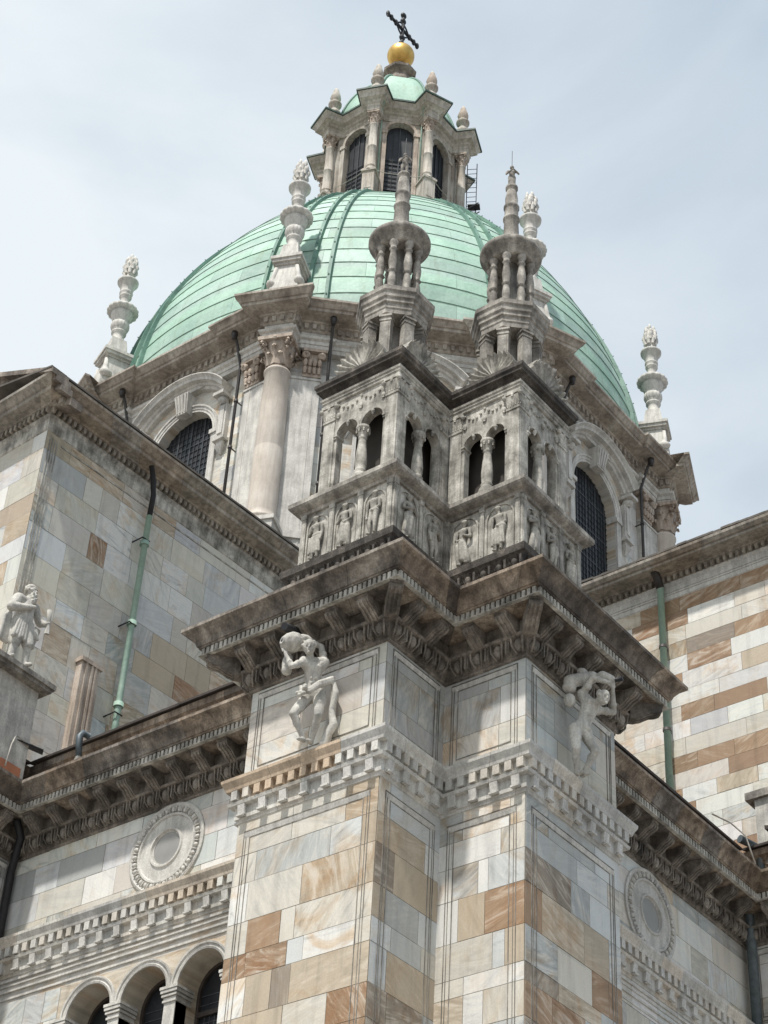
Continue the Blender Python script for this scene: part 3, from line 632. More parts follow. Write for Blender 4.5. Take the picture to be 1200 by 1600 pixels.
def baluster(mb, fr, t, o, z0, z1, r):
    H = z1 - z0; c = fr(t, o, 0)
    prof = [(1.35, 0), (1.35, .045), (1.15, .05), (1.25, .07), (1.4, .12), (1.55, .18), (1.45, .25), (1.1, .29), (.95, .31), (1.15, .33), (1.0, .35), (.9, .36), (1.05, .42), (1.08, .5), (.95, .62), (.72, .78), (.68, .82), (.85, .835), (.7, .85), (.75, .87), (1.05, .94), (1.3, .965), (1.3, 1.0)]
    mb.lathe(c[0], c[1], [(r * a, z0 + H * b) for a, b in prof], 16)
    for k in range(8):
        a = 2 * pi * k / 8; mb.ell((c[0] + r * 1.4 * cos(a), c[1] + r * 1.4 * sin(a), z0 + H * .18), r * .28, r * .28, H * .05, None, 6, 5)
        mb.ell((c[0] + r * 1.1 * cos(a), c[1] + r * 1.1 * sin(a), z0 + H * .93), r * .25, r * .25, H * .03, None, 6, 5)
for b in (0, 1, 2, 3):
    fr, L = segsL[b]; a0, a1 = (pw, L - pw)
    if b == 1: a1 = L - pw + .1
    if b == 2: a0 = pw + .05; 
    if b == 3: a1 = L - pw
    # half-piers beside the corner piers
    mb = MB(); w = a1 - a0; jw = .07; zs = 28.42; zt = 29.38; mid = (a0 + a1) / 2; dpt = .20
    for s, t in ((0, a0), (1, a1 - jw)):
        mb.obox(fr, t, t + jw, -dpt, -.03, PZ0, zs - .1); mb.obox(fr, t - .0, t + jw + .0, -dpt - .02, .0, zs - .1, zs - .05); mb.obox(fr, t - .0, t + jw + .03 * (1 - s), -dpt - .03, .02, zs - .05, zs)
    r = (w - 2 * jw - .10) / 4; c1, c2 = a0 + jw + r, a1 - jw - r
    for cc, e0, e1 in ((c1, a0, mid), (c2, mid, a1)):
        arch_fill(mb, fr, e0, e1, zs - .001, zt, cc, r, zs, dpt, o=-.02, n=12, col=None)
        arch_fill(mb, fr, e0, e1, zs - .001, zt, cc, r, zs, .01, o=-dpt - .02, n=12, col=None)
        arcsweep(mb, fr, cc, zs, [(r, -.02), (r, .0), (r + .045, .0), (r + .045, -.02)], 0, pi, 12)
        mb.ell((cc, -.03, zs + r - .05), .05, .06, .06, fr, 8, 6); mb.ell((cc, -.03, zs + r - .11), .03, .04, .04, fr, 8, 6)
    # swags and scrolls carved in the spandrel
    for k in range(11):
        u = k / 10; tt = a0 + .08 + (w - .16) * u; zz = 29.22 - .16 * abs(sin(pi * u * 2)) + .02
        mb.ell((tt, .0, zz), .035, .03, .03, fr, 7, 5)
    for cc in (mid, a0 + .08, a1 - .08): mb.ell((cc, .0, 28.95), .055, .04, .085, fr, 8, 6)
    mb.build('arcade_panel', 'loggia', log)
    mb = MB(); baluster(mb, fr, mid, -.14, PZ0, zs, .118); mb.build('baluster_column', 'loggia', log)
# inner wall of the loggia (core stair), interior shade put into its dark colour
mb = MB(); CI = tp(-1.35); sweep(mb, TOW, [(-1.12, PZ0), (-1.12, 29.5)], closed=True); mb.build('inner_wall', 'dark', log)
mb = MB(); sweep(mb, TOW, [(-.72, 29.345), (-.61, 29.345), (-.59, 29.36), (-.585, 29.42), (-.565, 29.425), (-.56, 29.48), (-.54, 29.49), (-.53, 29.54), (-.6, 29.55)], closed=True)
mb.face([(p[0], p[1], 29.35) for p in tp(-.70)]); mb.build('architrave', 'loggia', log)
mb = MB(); sweep(mb, TOW, [(-.60, 29.545), (-.60, 29.66), (-.57, 29.68), (-.53, 29.72), (-.46, 29.74), (-.455, 29.80), (-.42, 29.84), (-.42, 29.93), (-.9, 30.0)], closed=True)
mb.face([(p[0], p[1], 30.0) for p in tp(-.9)]); mb.build('roof_cornice', 'crust', log)
# shell crests
def shell(fr, tcn, zb, r, o=0.):
    mb = MB(); n = 60; rings = [(.12, 0.02), (.35, .04), (.7, .05), (.93, .09), (1.0, .13)]
    rows = []
    for rr, oo in rings:
        row = []
        for k in range(n + 1):
            a = pi * k / n; fl = cos(a * 26 if False else 2 * pi * 13 * k / n); row.append(fr(tcn - rr * r * cos(a) * (1 + .03 * fl * (rr > .9)), o + oo + .045 * fl * (.3 + .7 * rr), zb + rr * r * sin(a) * (1 + .03 * fl * (rr > .9))))
        rows.append(row)
    mb.grid(rows, smooth=True)
    back = [[fr(tcn - rr * r * cos(pi * k / n), o - .08, zb + rr * r * sin(pi * k / n)) for k in range(n + 1)] for rr in (1.0, .12)]
    mb.grid([rows[-1], back[0], back[1], rows[0]], smooth=False)
    mb.build('shell_crest', 'loggia', log)
for b, fs in ((0, .5), (1, .44), (2, .56), (3, .5)):
    P_ = tp(-.45); fr, L = segframe(P_[b], P_[(b + 1) % 6]); shell(fr, L * fs, 29.95, .66 if b in (0, 3) else .60, -.14)

# ================================================================== TURRETS
def turret(cx, cy, label):
    t = thing('pinnacle', label, 'stone pinnacle', (cx, cy, 30.0), 'pinnacles on the loggia')
    a8 = pi / 8
    mb = MB(); mb.lathe(cx, cy, [(.80, 29.98), (.80, 30.12), (.74, 30.14)], 8, a8, smooth=False); mb.lathe(cx, cy, [(.3, 30.1), (.3, 31.95)], 8, a8, smooth=False); mb.build('base', 'turret', t)
    for k in range(8):
        a = a8 + k * pi / 4; px, py = cx + .60 * cos(a), cy + .60 * sin(a); mb = MB()
        def f8(u, o, z, a=a, px=px, py=py): return (px + o * cos(a) - u * sin(a), py + o * sin(a) + u * cos(a), z)
        mb.obox(f8, -.12, .12, -.1, .1, 30.05, 31.66); mb.obox(f8, -.08, .08, .1, .112, 30.2, 31.4)
        for z, e in ((30.05, .03), (31.44, .015), (31.56, .03)): mb.obox(f8, -.12 - e, .12 + e, -.1 - e, .1 + e, z, z + .05)
        mb.build('pier', 'turret', t)
    mb = MB(); mb.lathe(cx, cy, [(.5, 31.66), (.74, 31.66), (.75, 31.78), (.77, 31.8), (.77, 31.92), (.82, 31.95), (.82, 32.04), (.86, 32.08), (.87, 32.2), (.91, 32.24), (.91, 32.36), (.55, 32.46)], 8, a8, smooth=False)
    for k in range(8):
        a = k * pi / 4; c = (cx + .58 * cos(a), cy + .58 * sin(a)); 
        mb.hexa([(c[0] + .12 * cos(a + q), c[1] + .12 * sin(a + q), 32.42) for q in (0, pi / 2, pi, 1.5 * pi)] + [(c[0] + .02 * cos(a + q), c[1] + .02 * sin(a + q), 32.6) for q in (0, pi / 2, pi, 1.5 * pi)])
    mb.build('octagon_cornice', 'turret', t)
    mb = MB(); mb.lathe(cx, cy, [(.19, 32.45), (.19, 34.25)], 12); mb.build('core', 'turret', t)
    for k in range(8):
        a = a8 + k * pi / 4; mb = MB(); r = .088
        prof = [(1.25, 32.45), (1.25, 32.52), (.9, 32.54), (.8, 32.6), (1.15, 32.62), (.85, 32.65), (1.05, 32.85), (1.1, 32.95), (.85, 33.12), (.75, 33.2), (1.2, 33.23), (.8, 33.27), (1.1, 33.45), (1.15, 33.55), (.9, 33.75), (.7, 33.9), (1.1, 33.93), (.8, 33.96), (.85, 34.05), (1.25, 34.12), (1.25, 34.2)]
        mb.lathe(cx + .45 * cos(a), cy + .45 * sin(a), [(r * q, z) for q, z in prof], 12); mb.build('baluster', 'turret', t)
    mb = MB(); mb.lathe(cx, cy, [(.1, 34.2), (.53, 34.18), (.56, 34.2), (.56, 34.3), (.60, 34.32), (.60, 34.36), (.69, 34.42), (.72, 34.48), (.72, 34.56), (.66, 34.64), (.46, 34.70), (.42, 34.82), (.33, 34.98), (.20, 35.08)], 40); mb.build('round_roof', 'turret', t)
    mb = MB(); P = [(.19, 35.0), (.185, 35.3), (.17, 35.75), (.20, 35.78), (.20, 35.83), (.165, 35.86), (.165, 36.15), (.19, 36.18), (.19, 36.23), (.15, 36.28), (.155, 36.5), (.12, 36.78), (.10, 36.82), (.15, 36.86), (.15, 36.93), (.12, 36.95)]
    mb.lathe(cx, cy, P, 16); mb.build('spire', 'turret', t)
    return t
turret(24.2, 19.85, 'weathered stone pinnacle with round colonnade and tall spire, left of the pair on the loggia')
turret(25.98, 17.97, 'weathered stone pinnacle with round colonnade, right of the pair, beside a big drum urn')
for i, (cx, cy, lb) in enumerate(((24.2, 19.85, 'small weathered statue with folded arms on the left pinnacle spire in front of the lantern'), (25.98, 17.97, 'small dark statue with a thin rod on the right pinnacle spire against the sky'))):
    z = 36.95; a = radians(215); e = Vector((cos(a), sin(a), 0)) * 1.35; s = Vector((-sin(a), cos(a), 0)) * 1.35; c = Vector((cx, cy, z))
    def P_(u, o, h): return tuple(c + s * u + e * o + Vector((0, 0, h)))
    caps = [(P_(-.04, 0, .0), P_(.04, 0, .0), .06, .06), (P_(-.035, 0, .03), P_(-.04, .02, .18), .03, .035), (P_(-.04, .02, .18), P_(-.035, 0, .34), .038, .05), (P_(.035, 0, .03), P_(.04, 0, .18), .03, .035), (P_(.04, 0, .18), P_(.035, 0, .34), .038, .05),
            (P_(0, 0, .36), P_(0, 0, .52), .06, .07), (P_(-.07, 0, .55), P_(.07, 0, .55), .038, .038), (P_(0, 0, .56), P_(0, .01, .62), .025, .025), (P_(-.09, 0, .54), P_(-.1, .03, .42), .028, .024), (P_(-.1, .03, .42), P_(0, .1, .48), .024, .02), (P_(.09, 0, .54), P_(.12, .02, .44), .028, .024), (P_(.12, .02, .44), P_(.02, .1, .52), .024, .02)]
    if i: caps += [(P_(0, -.02, .04), P_(0, -.02, .5), .1, .07)]
    o = sculpt('finial_statue', caps, [(P_(0, .015, .67), (.052, .055, .066))], 'turret', voxel=.012, loc=(cx, cy, z)); tag(o, lb, 'statue')
    mb = MB(); mb.tube([(cx, cy, 37.6), (cx, cy, 38.25)], .008, 5); mb.build('rod', 'iron', o)
# fluted finial at the back between the shells
def small_urn(cx, cy, z, s, label, group=None):
    t = thing('stone_finial', label, 'stone finial', (cx, cy, z), group); mb = MB()
    mb.lathe(cx, cy, [(.2 * s, z), (.22 * s, z + .5 * s), (.3 * s, z + .6 * s), (.32 * s, z + 1.0 * s), (.26 * s, z + 1.2 * s), (.12 * s, z + 1.3 * s), (.1 * s, z + 1.38 * s)], 24, fl=lambda k, z: .05 * (k % 2)); mb.build('fluted_body', 'loggia', t)
    mb = MB(); mb.lathe(cx, cy, [(.09 * s, z + 1.38 * s), (.11 * s, z + 1.45 * s), (.1 * s, z + 1.6 * s), (.03 * s, z + 1.66 * s)], 12); mb.build('knob', 'loggia', t); return t
small_urn(26.5, 20.6, 30.0, .82, 'pale fluted stone finial seen between the two shell crests on the loggia roof')

# ================================================================== STATUES
J1 = {'head': (21.96, 19.53, 21.84), 'neck': (22.11, 19.61, 21.70), 'shR': (22.38, 19.50, 21.72), 'shL': (22.0, 19.66, 21.58), 'chest': (22.21, 19.60, 21.50), 'waist': (22.26, 19.64, 21.24), 'pelvis': (22.29, 19.61, 21.04), 'hipR': (22.35, 19.52, 21.0), 'hipL': (22.23, 19.70, 20.96), 'kneeL': (21.98, 19.78, 20.50), 'ankL': (22.26, 19.73, 20.08), 'toeL': (22.10, 19.72, 20.02), 'kneeR': (22.25, 19.43, 20.50), 'ankR': (22.38, 19.66, 20.07), 'toeR': (22.22, 19.60, 20.01), 'elbL': (21.74, 19.72, 21.36), 'handL': (21.71, 19.87, 21.68), 'jar': (21.81, 19.83, 21.98), 'mouth': (21.62, 19.92, 21.93), 'bag': (21.91, 19.97, 21.55), 'elbR': (22.40, 19.62, 22.14), 'handR': (22.11, 19.83, 22.2)}
def V(j, k): return Vector(j[k])
def fingers(caps, hand, dirv, side, r=.013):
    for q in range(4):
        a = hand + side * (q - 1.5) * .026; m = a + dirv * .05; e_ = m + dirv * (.03 + .008 * (q in (1, 2)))
        caps += [(tuple(a), tuple(m), r, r * .9), (tuple(m), tuple(e_), r * .9, r * .75)]
    caps += [(tuple(hand - side * .05), tuple(hand - side * .07 + dirv * .04), r, r * .8)]
def facedents(H, face):
    up = Vector((0, 0, 1)); sd = face.cross(up).normalized(); u2 = sd.cross(face).normalized(); D = []
    for q in (-1, 1): D += [(H + face * .125 + sd * q * .042 + u2 * .0, .021, .034, -face), (H + face * .1 + sd * q * .075 - u2 * .06, .03, .02, -face)]
    D += [(H + face * .135 - u2 * .082, .02, .03, -face), (H + face * .06 - u2 * .17, .045, .03, -face)]
    return D
def body(j, caps, ells, face, s=1.0):
    T = lambda k: j[k]
    caps += [(T('neck'), T('chest'), .075, .13), (T('neck'), T('head'), .07, .07), (T('shL'), T('shR'), .10, .10), (T('chest'), T('waist'), .175, .14), (T('shL'), T('chest'), .1, .15), (T('shR'), T('chest'), .1, .15),
             (T('waist'), T('pelvis'), .14, .15), (T('hipL'), T('hipR'), .135, .135), (T('hipL'), T('kneeL'), .13, .083), (T('kneeL'), T('ankL'), .078, .046), (T('hipR'), T('kneeR'), .13, .083), (T('kneeR'), T('ankR'), .078, .046),
             (T('ankL'), T('toeL'), .05, .035), (T('ankR'), T('toeR'), .05, .035), (T('shL'), T('elbL'), .078, .055), (T('elbL'), T('handL'), .054, .034), (T('shR'), T('elbR'), .078, .055), (T('elbR'), T('handR'), .054, .034)]
    for a, b in (('kneeL', 'ankL'), ('kneeR', 'ankR')):
        m = V(j, a).lerp(V(j, b), .3); ells.append((tuple(m - face * .025), (.075, .075, .12)))
    up = Vector((0, 0, 1)); sc_ = face.cross(up).normalized(); ch = V(j, 'chest'); wa = V(j, 'waist'); pe = V(j, 'pelvis')
    for q in (-1, 1):
        ells.append((tuple(ch + face * .115 + sc_ * q * .075 + up * .05), (.085, .06, .06)))
        ells.append((tuple(pe - face * .08 + sc_ * q * .07), (.09, .09, .09)))
        for k in range(3): ells.append((tuple(ch.lerp(pe, .38 + .2 * k) + face * (.125 - .01 * k) + sc_ * q * .036), (.032, .028, .034)))
    for sh, el, ha in (('shL', 'elbL', 'handL'), ('shR', 'elbR', 'handR')):
        ells.append((tuple(V(j, sh) + up * .01), (.105, .10, .11))); ells.append((tuple(V(j, sh).lerp(V(j, el), .5) + face * .02), (.075, .075, .085))); ells.append((tuple(V(j, el).lerp(V(j, ha), .3)), (.062, .062, .07)))
    for hp, kn in (('hipL', 'kneeL'), ('hipR', 'kneeR')):
        ells.append((tuple(V(j, hp).lerp(V(j, kn), .45) + face * .035), (.10, .09, .16))); ells.append((tuple(V(j, kn) + face * .03), (.06, .055, .06)))
    H = V(j, 'head'); up = Vector((0, 0, 1)); sd = face.cross(up).normalized(); rot = Matrix((sd, face, sd.cross(face))).transposed()
    ells += [(tuple(H), (.115, .13, .155), rot), (tuple(H + face * .03 - up * .07), (.068, .075, .07), rot), (tuple(H + face * .125 - up * .02), (.02, .028, .04), rot), (tuple(H + face * .1 + up * .025), (.075, .025, .018), rot),
             (tuple(H + face * .105 - up * .075), (.032, .016, .01), rot), (tuple(H + face * .09 - up * .12), (.03, .03, .03), rot)]
    for q in (-1, 1): ells += [(tuple(H + sd * q * .1), (.015, .03, .04), rot), (tuple(H + face * .098 + sd * q * .04 + up * .002), (.02, .014, .012), rot), (tuple(H + face * .08 + sd * q * .055 - up * .035), (.028, .022, .025), rot)]
    for k in range(26):  # curls
        a = k * 2.4; zz = .02 + .12 * ((k * 7) % 10) / 10; rr = .125 * sqrt(max(.1, 1 - (zz / .16) ** 2)); ells.append((tuple(H + sd * rr * cos(a) - face * abs(rr * sin(a)) * .95 + face * .02 + up * zz), (.034, .034, .03)))
face1 = Vector((-.66, -.60, -.45)).normalized()
caps, ells = [], []; body(J1, caps, ells, face1)
up = Vector((0, 0, 1)); sd1 = Vector((0, 1, 0))
fingers(caps, V(J1, 'handL') + Vector((0, .02, .04)), Vector((-.1, .3, .9)).normalized(), Vector((-.8, .5, 0)).normalized())
fingers(caps, V(J1, 'handR'), Vector((-.7, .5, -.2)).normalized(), Vector((0, .3, .9)).normalized())
for k in range(22): ells.append(((21.98 + R.uniform(-.06, .04), 19.60 + R.uniform(-.09, .09), 20.93 + R.uniform(-.12, .12)), (.04, .045, .04)))
st1 = sculpt('stone_statue', caps, ells, 'statue', voxel=.011, loc=(22.3, 19.65, 19.97), smooth=1, rough=.004, dents=facedents(V(J1, 'head'), face1)); tag(st1, 'marble giant with a belted loin cloth hoisting a jar, against the left sunlit buttress', 'statue')
caps = []
def chain(pts, rs):
    for i in range(len(pts) - 1): caps.append((pts[i], pts[i + 1], rs[i], rs[i + 1]))
for dz in (0, .05): chain([(22.45, 19.33, 21.36 - dz), (22.16, 19.38, 21.12 - dz), (22.05, 19.50, 20.96 - dz), (22.02, 19.6, 20.93)], [.045, .05, .045, .05])
chain([(22.48, 19.36, 21.36), (22.52, 19.29, 21.05), (22.5, 19.35, 20.7), (22.54, 19.30, 20.4), (22.5, 19.42, 20.15), (22.5, 19.46, 20.02)], [.045, .07, .055, .08, .07, .09])
chain([(22.6, 19.40, 21.3), (22.62, 19.42, 20.7), (22.6, 19.52, 20.05)], [.05, .07, .10])
c_ = sculpt('drapery', caps, [], 'statue', voxel=.014, parent=st1, loc=(22.3, 19.65, 19.97)); 
jar = thing('water_jar', 'pale stone jar with a round spout hole on the shoulder of the left giant', 'jar', (21.85, 19.84, 21.8))
e_ = [((21.83, 19.84, 21.98), (.2, .25, .2)), ((22.08, 19.80, 22.12), (.2, .2, .13)), ((21.90, 19.98, 21.60), (.09, .1, .22))]
sculpt('jar_body', [((21.83, 19.84, 21.98), (22.3, 19.8, 22.2), .17, .12), ((21.92, 19.98, 21.75), (21.90, 19.97, 21.45), .08, .1)], e_, 'statue', voxel=.014, parent=jar, loc=(21.85, 19.84, 21.8))
dv = Vector((-.75, .25, .05)).normalized(); c0 = Vector((21.68, 19.92, 21.96)); q_ = dv.to_track_quat('Z', 'Y').to_matrix().to_4x4(); mt = Matrix.Translation(c0) @ q_
mb = MB(); mb.lathe(0, 0, [(.085, -.06), (.085, .03), (.045, .035), (.04, -.03)], 16, mat=mt); mb.build('spout', 'statue', jar)
mb = MB(); mb.lathe(0, 0, [(.04, .0), (.04, .034)], 12, mat=mt); mb.build('hole', 'iron', jar)
J2 = {'head': (25.80, 15.66, 21.50), 'neck': (25.90, 15.86, 21.52), 'shL': (25.80, 16.12, 21.72), 'shR': (26.08, 15.96, 21.48), 'chest': (25.87, 15.99, 21.45), 'waist': (25.81, 16.07, 21.15), 'pelvis': (25.68, 16.09, 20.93), 'hipL': (25.58, 16.14, 20.86), 'hipR': (25.80, 16.06, 20.86), 'kneeL': (25.52, 16.08, 20.40), 'ankL': (25.74, 16.22, 20.03), 'toeL': (25.70, 16.08, 20.0), 'kneeR': (25.82, 15.86, 20.42), 'ankR': (25.84, 16.16, 20.03), 'toeR': (25.78, 15.98, 19.99), 'elbL': (25.70, 15.82, 21.93), 'handL': (25.93, 15.60, 21.88), 'elbR': (26.36, 15.78, 21.52), 'handR': (26.04, 15.60, 21.84)}
face2 = Vector((-.30, -.86, -.42)).normalized()
caps, ells = [], []; body(J2, caps, ells, face2)
fingers(caps, V(J2, 'handL'), Vector((.7, -.2, .3)).normalized(), Vector((0, -.4, .9)).normalized())
fingers(caps, V(J2, 'handR'), Vector((-.3, -.2, .8)).normalized(), Vector((.6, -.5, 0)).normalized())
ells.append(((25.72, 15.94, 20.87), (.045, .05, .06)))
st2 = sculpt('stone_statue', caps, ells, 'statue', voxel=.011, loc=(25.8, 16.1, 19.97), smooth=1, rough=.004, dents=facedents(V(J2, 'head'), face2)); tag(st2, 'marble nude giant with arms bent round his bowed head, against the shaded right buttress', 'statue')
o = sculpt('water_skin', [((25.93, 15.75, 22.05), (26.0, 15.62, 21.98), .12, .10), ((25.6, 16.25, 21.95), (25.9, 15.95, 22.1), .13, .12)], [((25.62, 16.28, 21.83), (.15, .13, .11)), ((25.62, 16.28, 21.55), (.12, .12, .15)), ((25.80, 16.1, 22.2), (.13, .1, .09))], 'statue', voxel=.015, loc=(25.8, 16.1, 21.9)); tag(o, 'bulging stone water skin carried across the back of the right giant', 'water skin')
for pts, lb in (([(22.45, 20.05, 22.55), (21.75, 20.0, 22.36)], 'black lead water spout jutting over the left giant with the jar'), ([(25.98, 15.72, 21.96), (26.07, 15.40, 21.97)], 'short black water spout at the hand of the right giant')):
    mb = MB(); a, b = Vector(pts[0]), Vector(pts[1]); mb.tube([a, a.lerp(b, .5), b], [.10, .095, .08] if a.z > 22.3 else [.04, .038, .045], 10); tag(mb.build('water_spout', 'iron', loc=a), lb, 'water spout')

# ================================================================== LEFT ARM (transept)
PSI = radians(-3); UA = (cos(PSI), sin(PSI)); PA = (24.44, 31.5)
def la(u, v): return (PA[0] + UA[0] * u - UA[1] * v, PA[1] + UA[1] * u + UA[0] * v)  # v away from viewer
APATH = [la(0, 16), la(0, 0), la(17, 0)]
arm = thing('transept', 'tall grey and beige marble transept wall at left with dentil cornice', 'church building', (24.44, 31.5, 0))
WA = {'g': 1.6, 'l': 1.8, 'e': 4.6, 'w': 1.4, 't': 1.5, 'b': .45, 'd': .3}; WA2 = {'w': 3, 'e': 3, 'l': 1, 'b': .45, 't': 1}
mb = MB(); fA, LA = segframe(APATH[1], APATH[2]); fA0, LA0 = segframe(APATH[0], APATH[1])
ashlar(mb, fA, 0, LA, 20, 34.75, WA, hr=(.62, 1.0), wr=(.55, 1.5)); ashlar(mb, fA0, 0, LA0, 20, 34.75, WA2, hr=(.55, .85), wr=(.7, 1.5))
ashlar(mb, fA, 0, LA, 0, 20, WA, hr=(.9, 1.2), wr=(1., 2.)); ashlar(mb, fA0, 0, LA0, 0, 20, WA2, hr=(.9, 1.2), wr=(1, 2.))
mb.build('wall', 'ashlar', arm)
mb = MB()
for k in range(4):
    d = .10 + k * .085; mb.obox(fA, d, d + .03, 0, .03, 20, 34.62 - d * .3); 
mb.obox(fA, .5, LA, 0, .03, 34.45, 34.49)
sweep(mb, APATH, [(0, 34.70), (.04, 34.73), (.05, 34.8), (.06, 35.08), (.09, 35.12), (.12, 35.17), (.12, 35.2)]); mb.build('frieze', 'loggia', arm)
PAC = [(.08, 35.19), (.09, 35.36), (.24, 35.38), (.26, 35.43), (.58, 35.45), (.60, 35.47), (.60, 35.56), (.66, 35.58), (.76, 35.66), (.84, 35.70), (.85, 35.78), (-.2, 35.95)]
mb = MB(); mb.defcol = (.9, .88, .85); sweep_st(mb, APATH, PAC, STP); along(APATH, .15, .18, lambda fr, t, b, i, k: mb.obox(fr, t - .055, t + .055, .08, .22, 35.2, 35.37, taper=.02)); mb.build('cornice', 'drumcor_st', arm)
mb = MB(); 
for u in range(0, 34):
    a, b = la(-.9 + u * .55, -.88), la(-.9 + u * .55 + .54, -.88); c, d = la(-.9 + u * .55 + .54, 6), la(-.9 + u * .55, 6); z = 35.80 + R.uniform(0, .015)
    mb.hexa([(a[0], a[1], z), (b[0], b[1], z), (c[0], c[1], 37.3), (d[0], d[1], 37.3), (a[0], a[1], z + .06), (b[0], b[1], z + .06), (c[0], c[1], 37.37), (d[0], d[1], 37.37)])
mb.build('roof', 'slate', arm)
# gable end facing the piazza: raking cornice over the end wall
mb = MB(); g0 = la(-.88, -.9)
def rk(v): return 35.66 + max(0, v + .9) * .47
for (p0, p1, za, zb) in ((-.88, -.3, .0, .16), (-.70, -.2, -.16, 0), (-.5, -.1, -.36, -.16), (-.12, .3, -.62, -.36)):
    A = [la(p0, -.9), la(p1, -.9), la(p1, 9), la(p0, 9)]; vv = [-.9, -.9, 9, 9]
    mb.hexa([(A[i][0], A[i][1], rk(vv[i]) + za) for i in range(4)] + [(A[i][0], A[i][1], rk(vv[i]) + zb) for i in range(4)])
mb.build('raking_cornice', 'weather', arm)
mb = MB(); A = [la(.02, -.02), la(.02, 9)]; mb.face([(A[0][0], A[0][1], 35.7), (A[1][0], A[1][1], 35.7), (A[1][0], A[1][1], 39.6), (A[0][0], A[0][1], 35.8)]); mb.build('gable_wall', 'pale', arm)
mb = MB(); 
for v in range(30): 
    q = la(-.12, -.6 + v * .3); mb.box(q[0] - .1, q[0] + .02, q[1] - .08, q[1] + .08, rk(-.6 + v * .3) - .60, rk(-.6 + v * .3) - .44)
mb.build('gable_dentils', 'drumcor', arm)
# pilaster strip low on the wall
mb = MB(); mb.obox(fA, 2.25, 2.85, 0, .22, 20, 28.65); mb.obox(fA, 2.2, 2.9, 0, .27, 28.6, 28.72)
for d in (.12, .3, .42): mb.obox(fA, 2.25 + d, 2.25 + d + .06, .22, .26, 20, 28.6)
mb.build('pilaster_strip', 'pink', arm)

# ================================================================== RIGHT ARM (choir)
XR = 37.9
ch = thing('choir_wall', 'sunlit marble choir wall at right with brown banded blocks and dentil cornice', 'church building', (XR, 20, 0))
CPATH = [(XR, 34), (XR, 17.35), (60, 17.35)]
fC, LC = segframe(CPATH[0], CPATH[1]); fC2, LC2 = segframe(CPATH[1], CPATH[2])
WC = {'w': 3.6, 'e': 3, 'l': .4, 't': 1.2, 'b': .7, 'd': .2}
mb = MB(); ashlar(mb, fC, 0, LC, 20, 33.22, WC, hr=(.44, .56), wr=(.8, 1.9), rowbias=29.8); ashlar(mb, fC, 0, LC, 0, 20, WC, hr=(.9, 1.1), wr=(1, 2.)); ashlar(mb, fC2, 0, LC2, 0, 33.22, WC, hr=(.9, 1.1), wr=(1, 2.)); mb.build('wall', 'ashlar', ch)
mb = MB(); sweep(mb, CPATH, [(0, 33.16), (.04, 33.2), (.05, 33.27), (.06, 33.58), (.09, 33.62), (.12, 33.68), (.12, 33.7)])
for z in (33.32, 33.4): mb.obox(fC, .5, LC - .35, .04, .075, z, z + .03)
mb.build('frieze', 'pale', ch)
mb = MB(); mb.defcol = (.9, .88, .85); sweep_st(mb, CPATH, [(.08, 33.69), (.09, 33.84), (.24, 33.86), (.26, 33.90), (.66, 33.88), (.70, 33.89), (.70, 33.97), (.76, 33.98), (.84, 34.06), (.85, 34.14), (-.2, 34.3)], STP); along(CPATH, .15, .19, lambda fr, t, b, i, k: mb.obox(fr, t - .055, t + .055, .08, .22, 33.69, 33.85, taper=.02)); mb.build('cornice', 'drumcor_st', ch)
mb = MB(); y = 34.
while y > 16.6:
    w = R.uniform(.22, .3); z = 34.15 + R.uniform(0, .05); mb.hexa([(XR - .84, y - w, z), (XR + 5, y - w, z + 1.4), (XR + 5, y, z + 1.4), (XR - .84, y, z), (XR - .84, y - w, z + .07), (XR + 5, y - w, z + 1.5), (XR + 5, y, z + 1.5), (XR - .84, y, z + .07)]); y -= w
mb.build('roof', 'slate', ch)

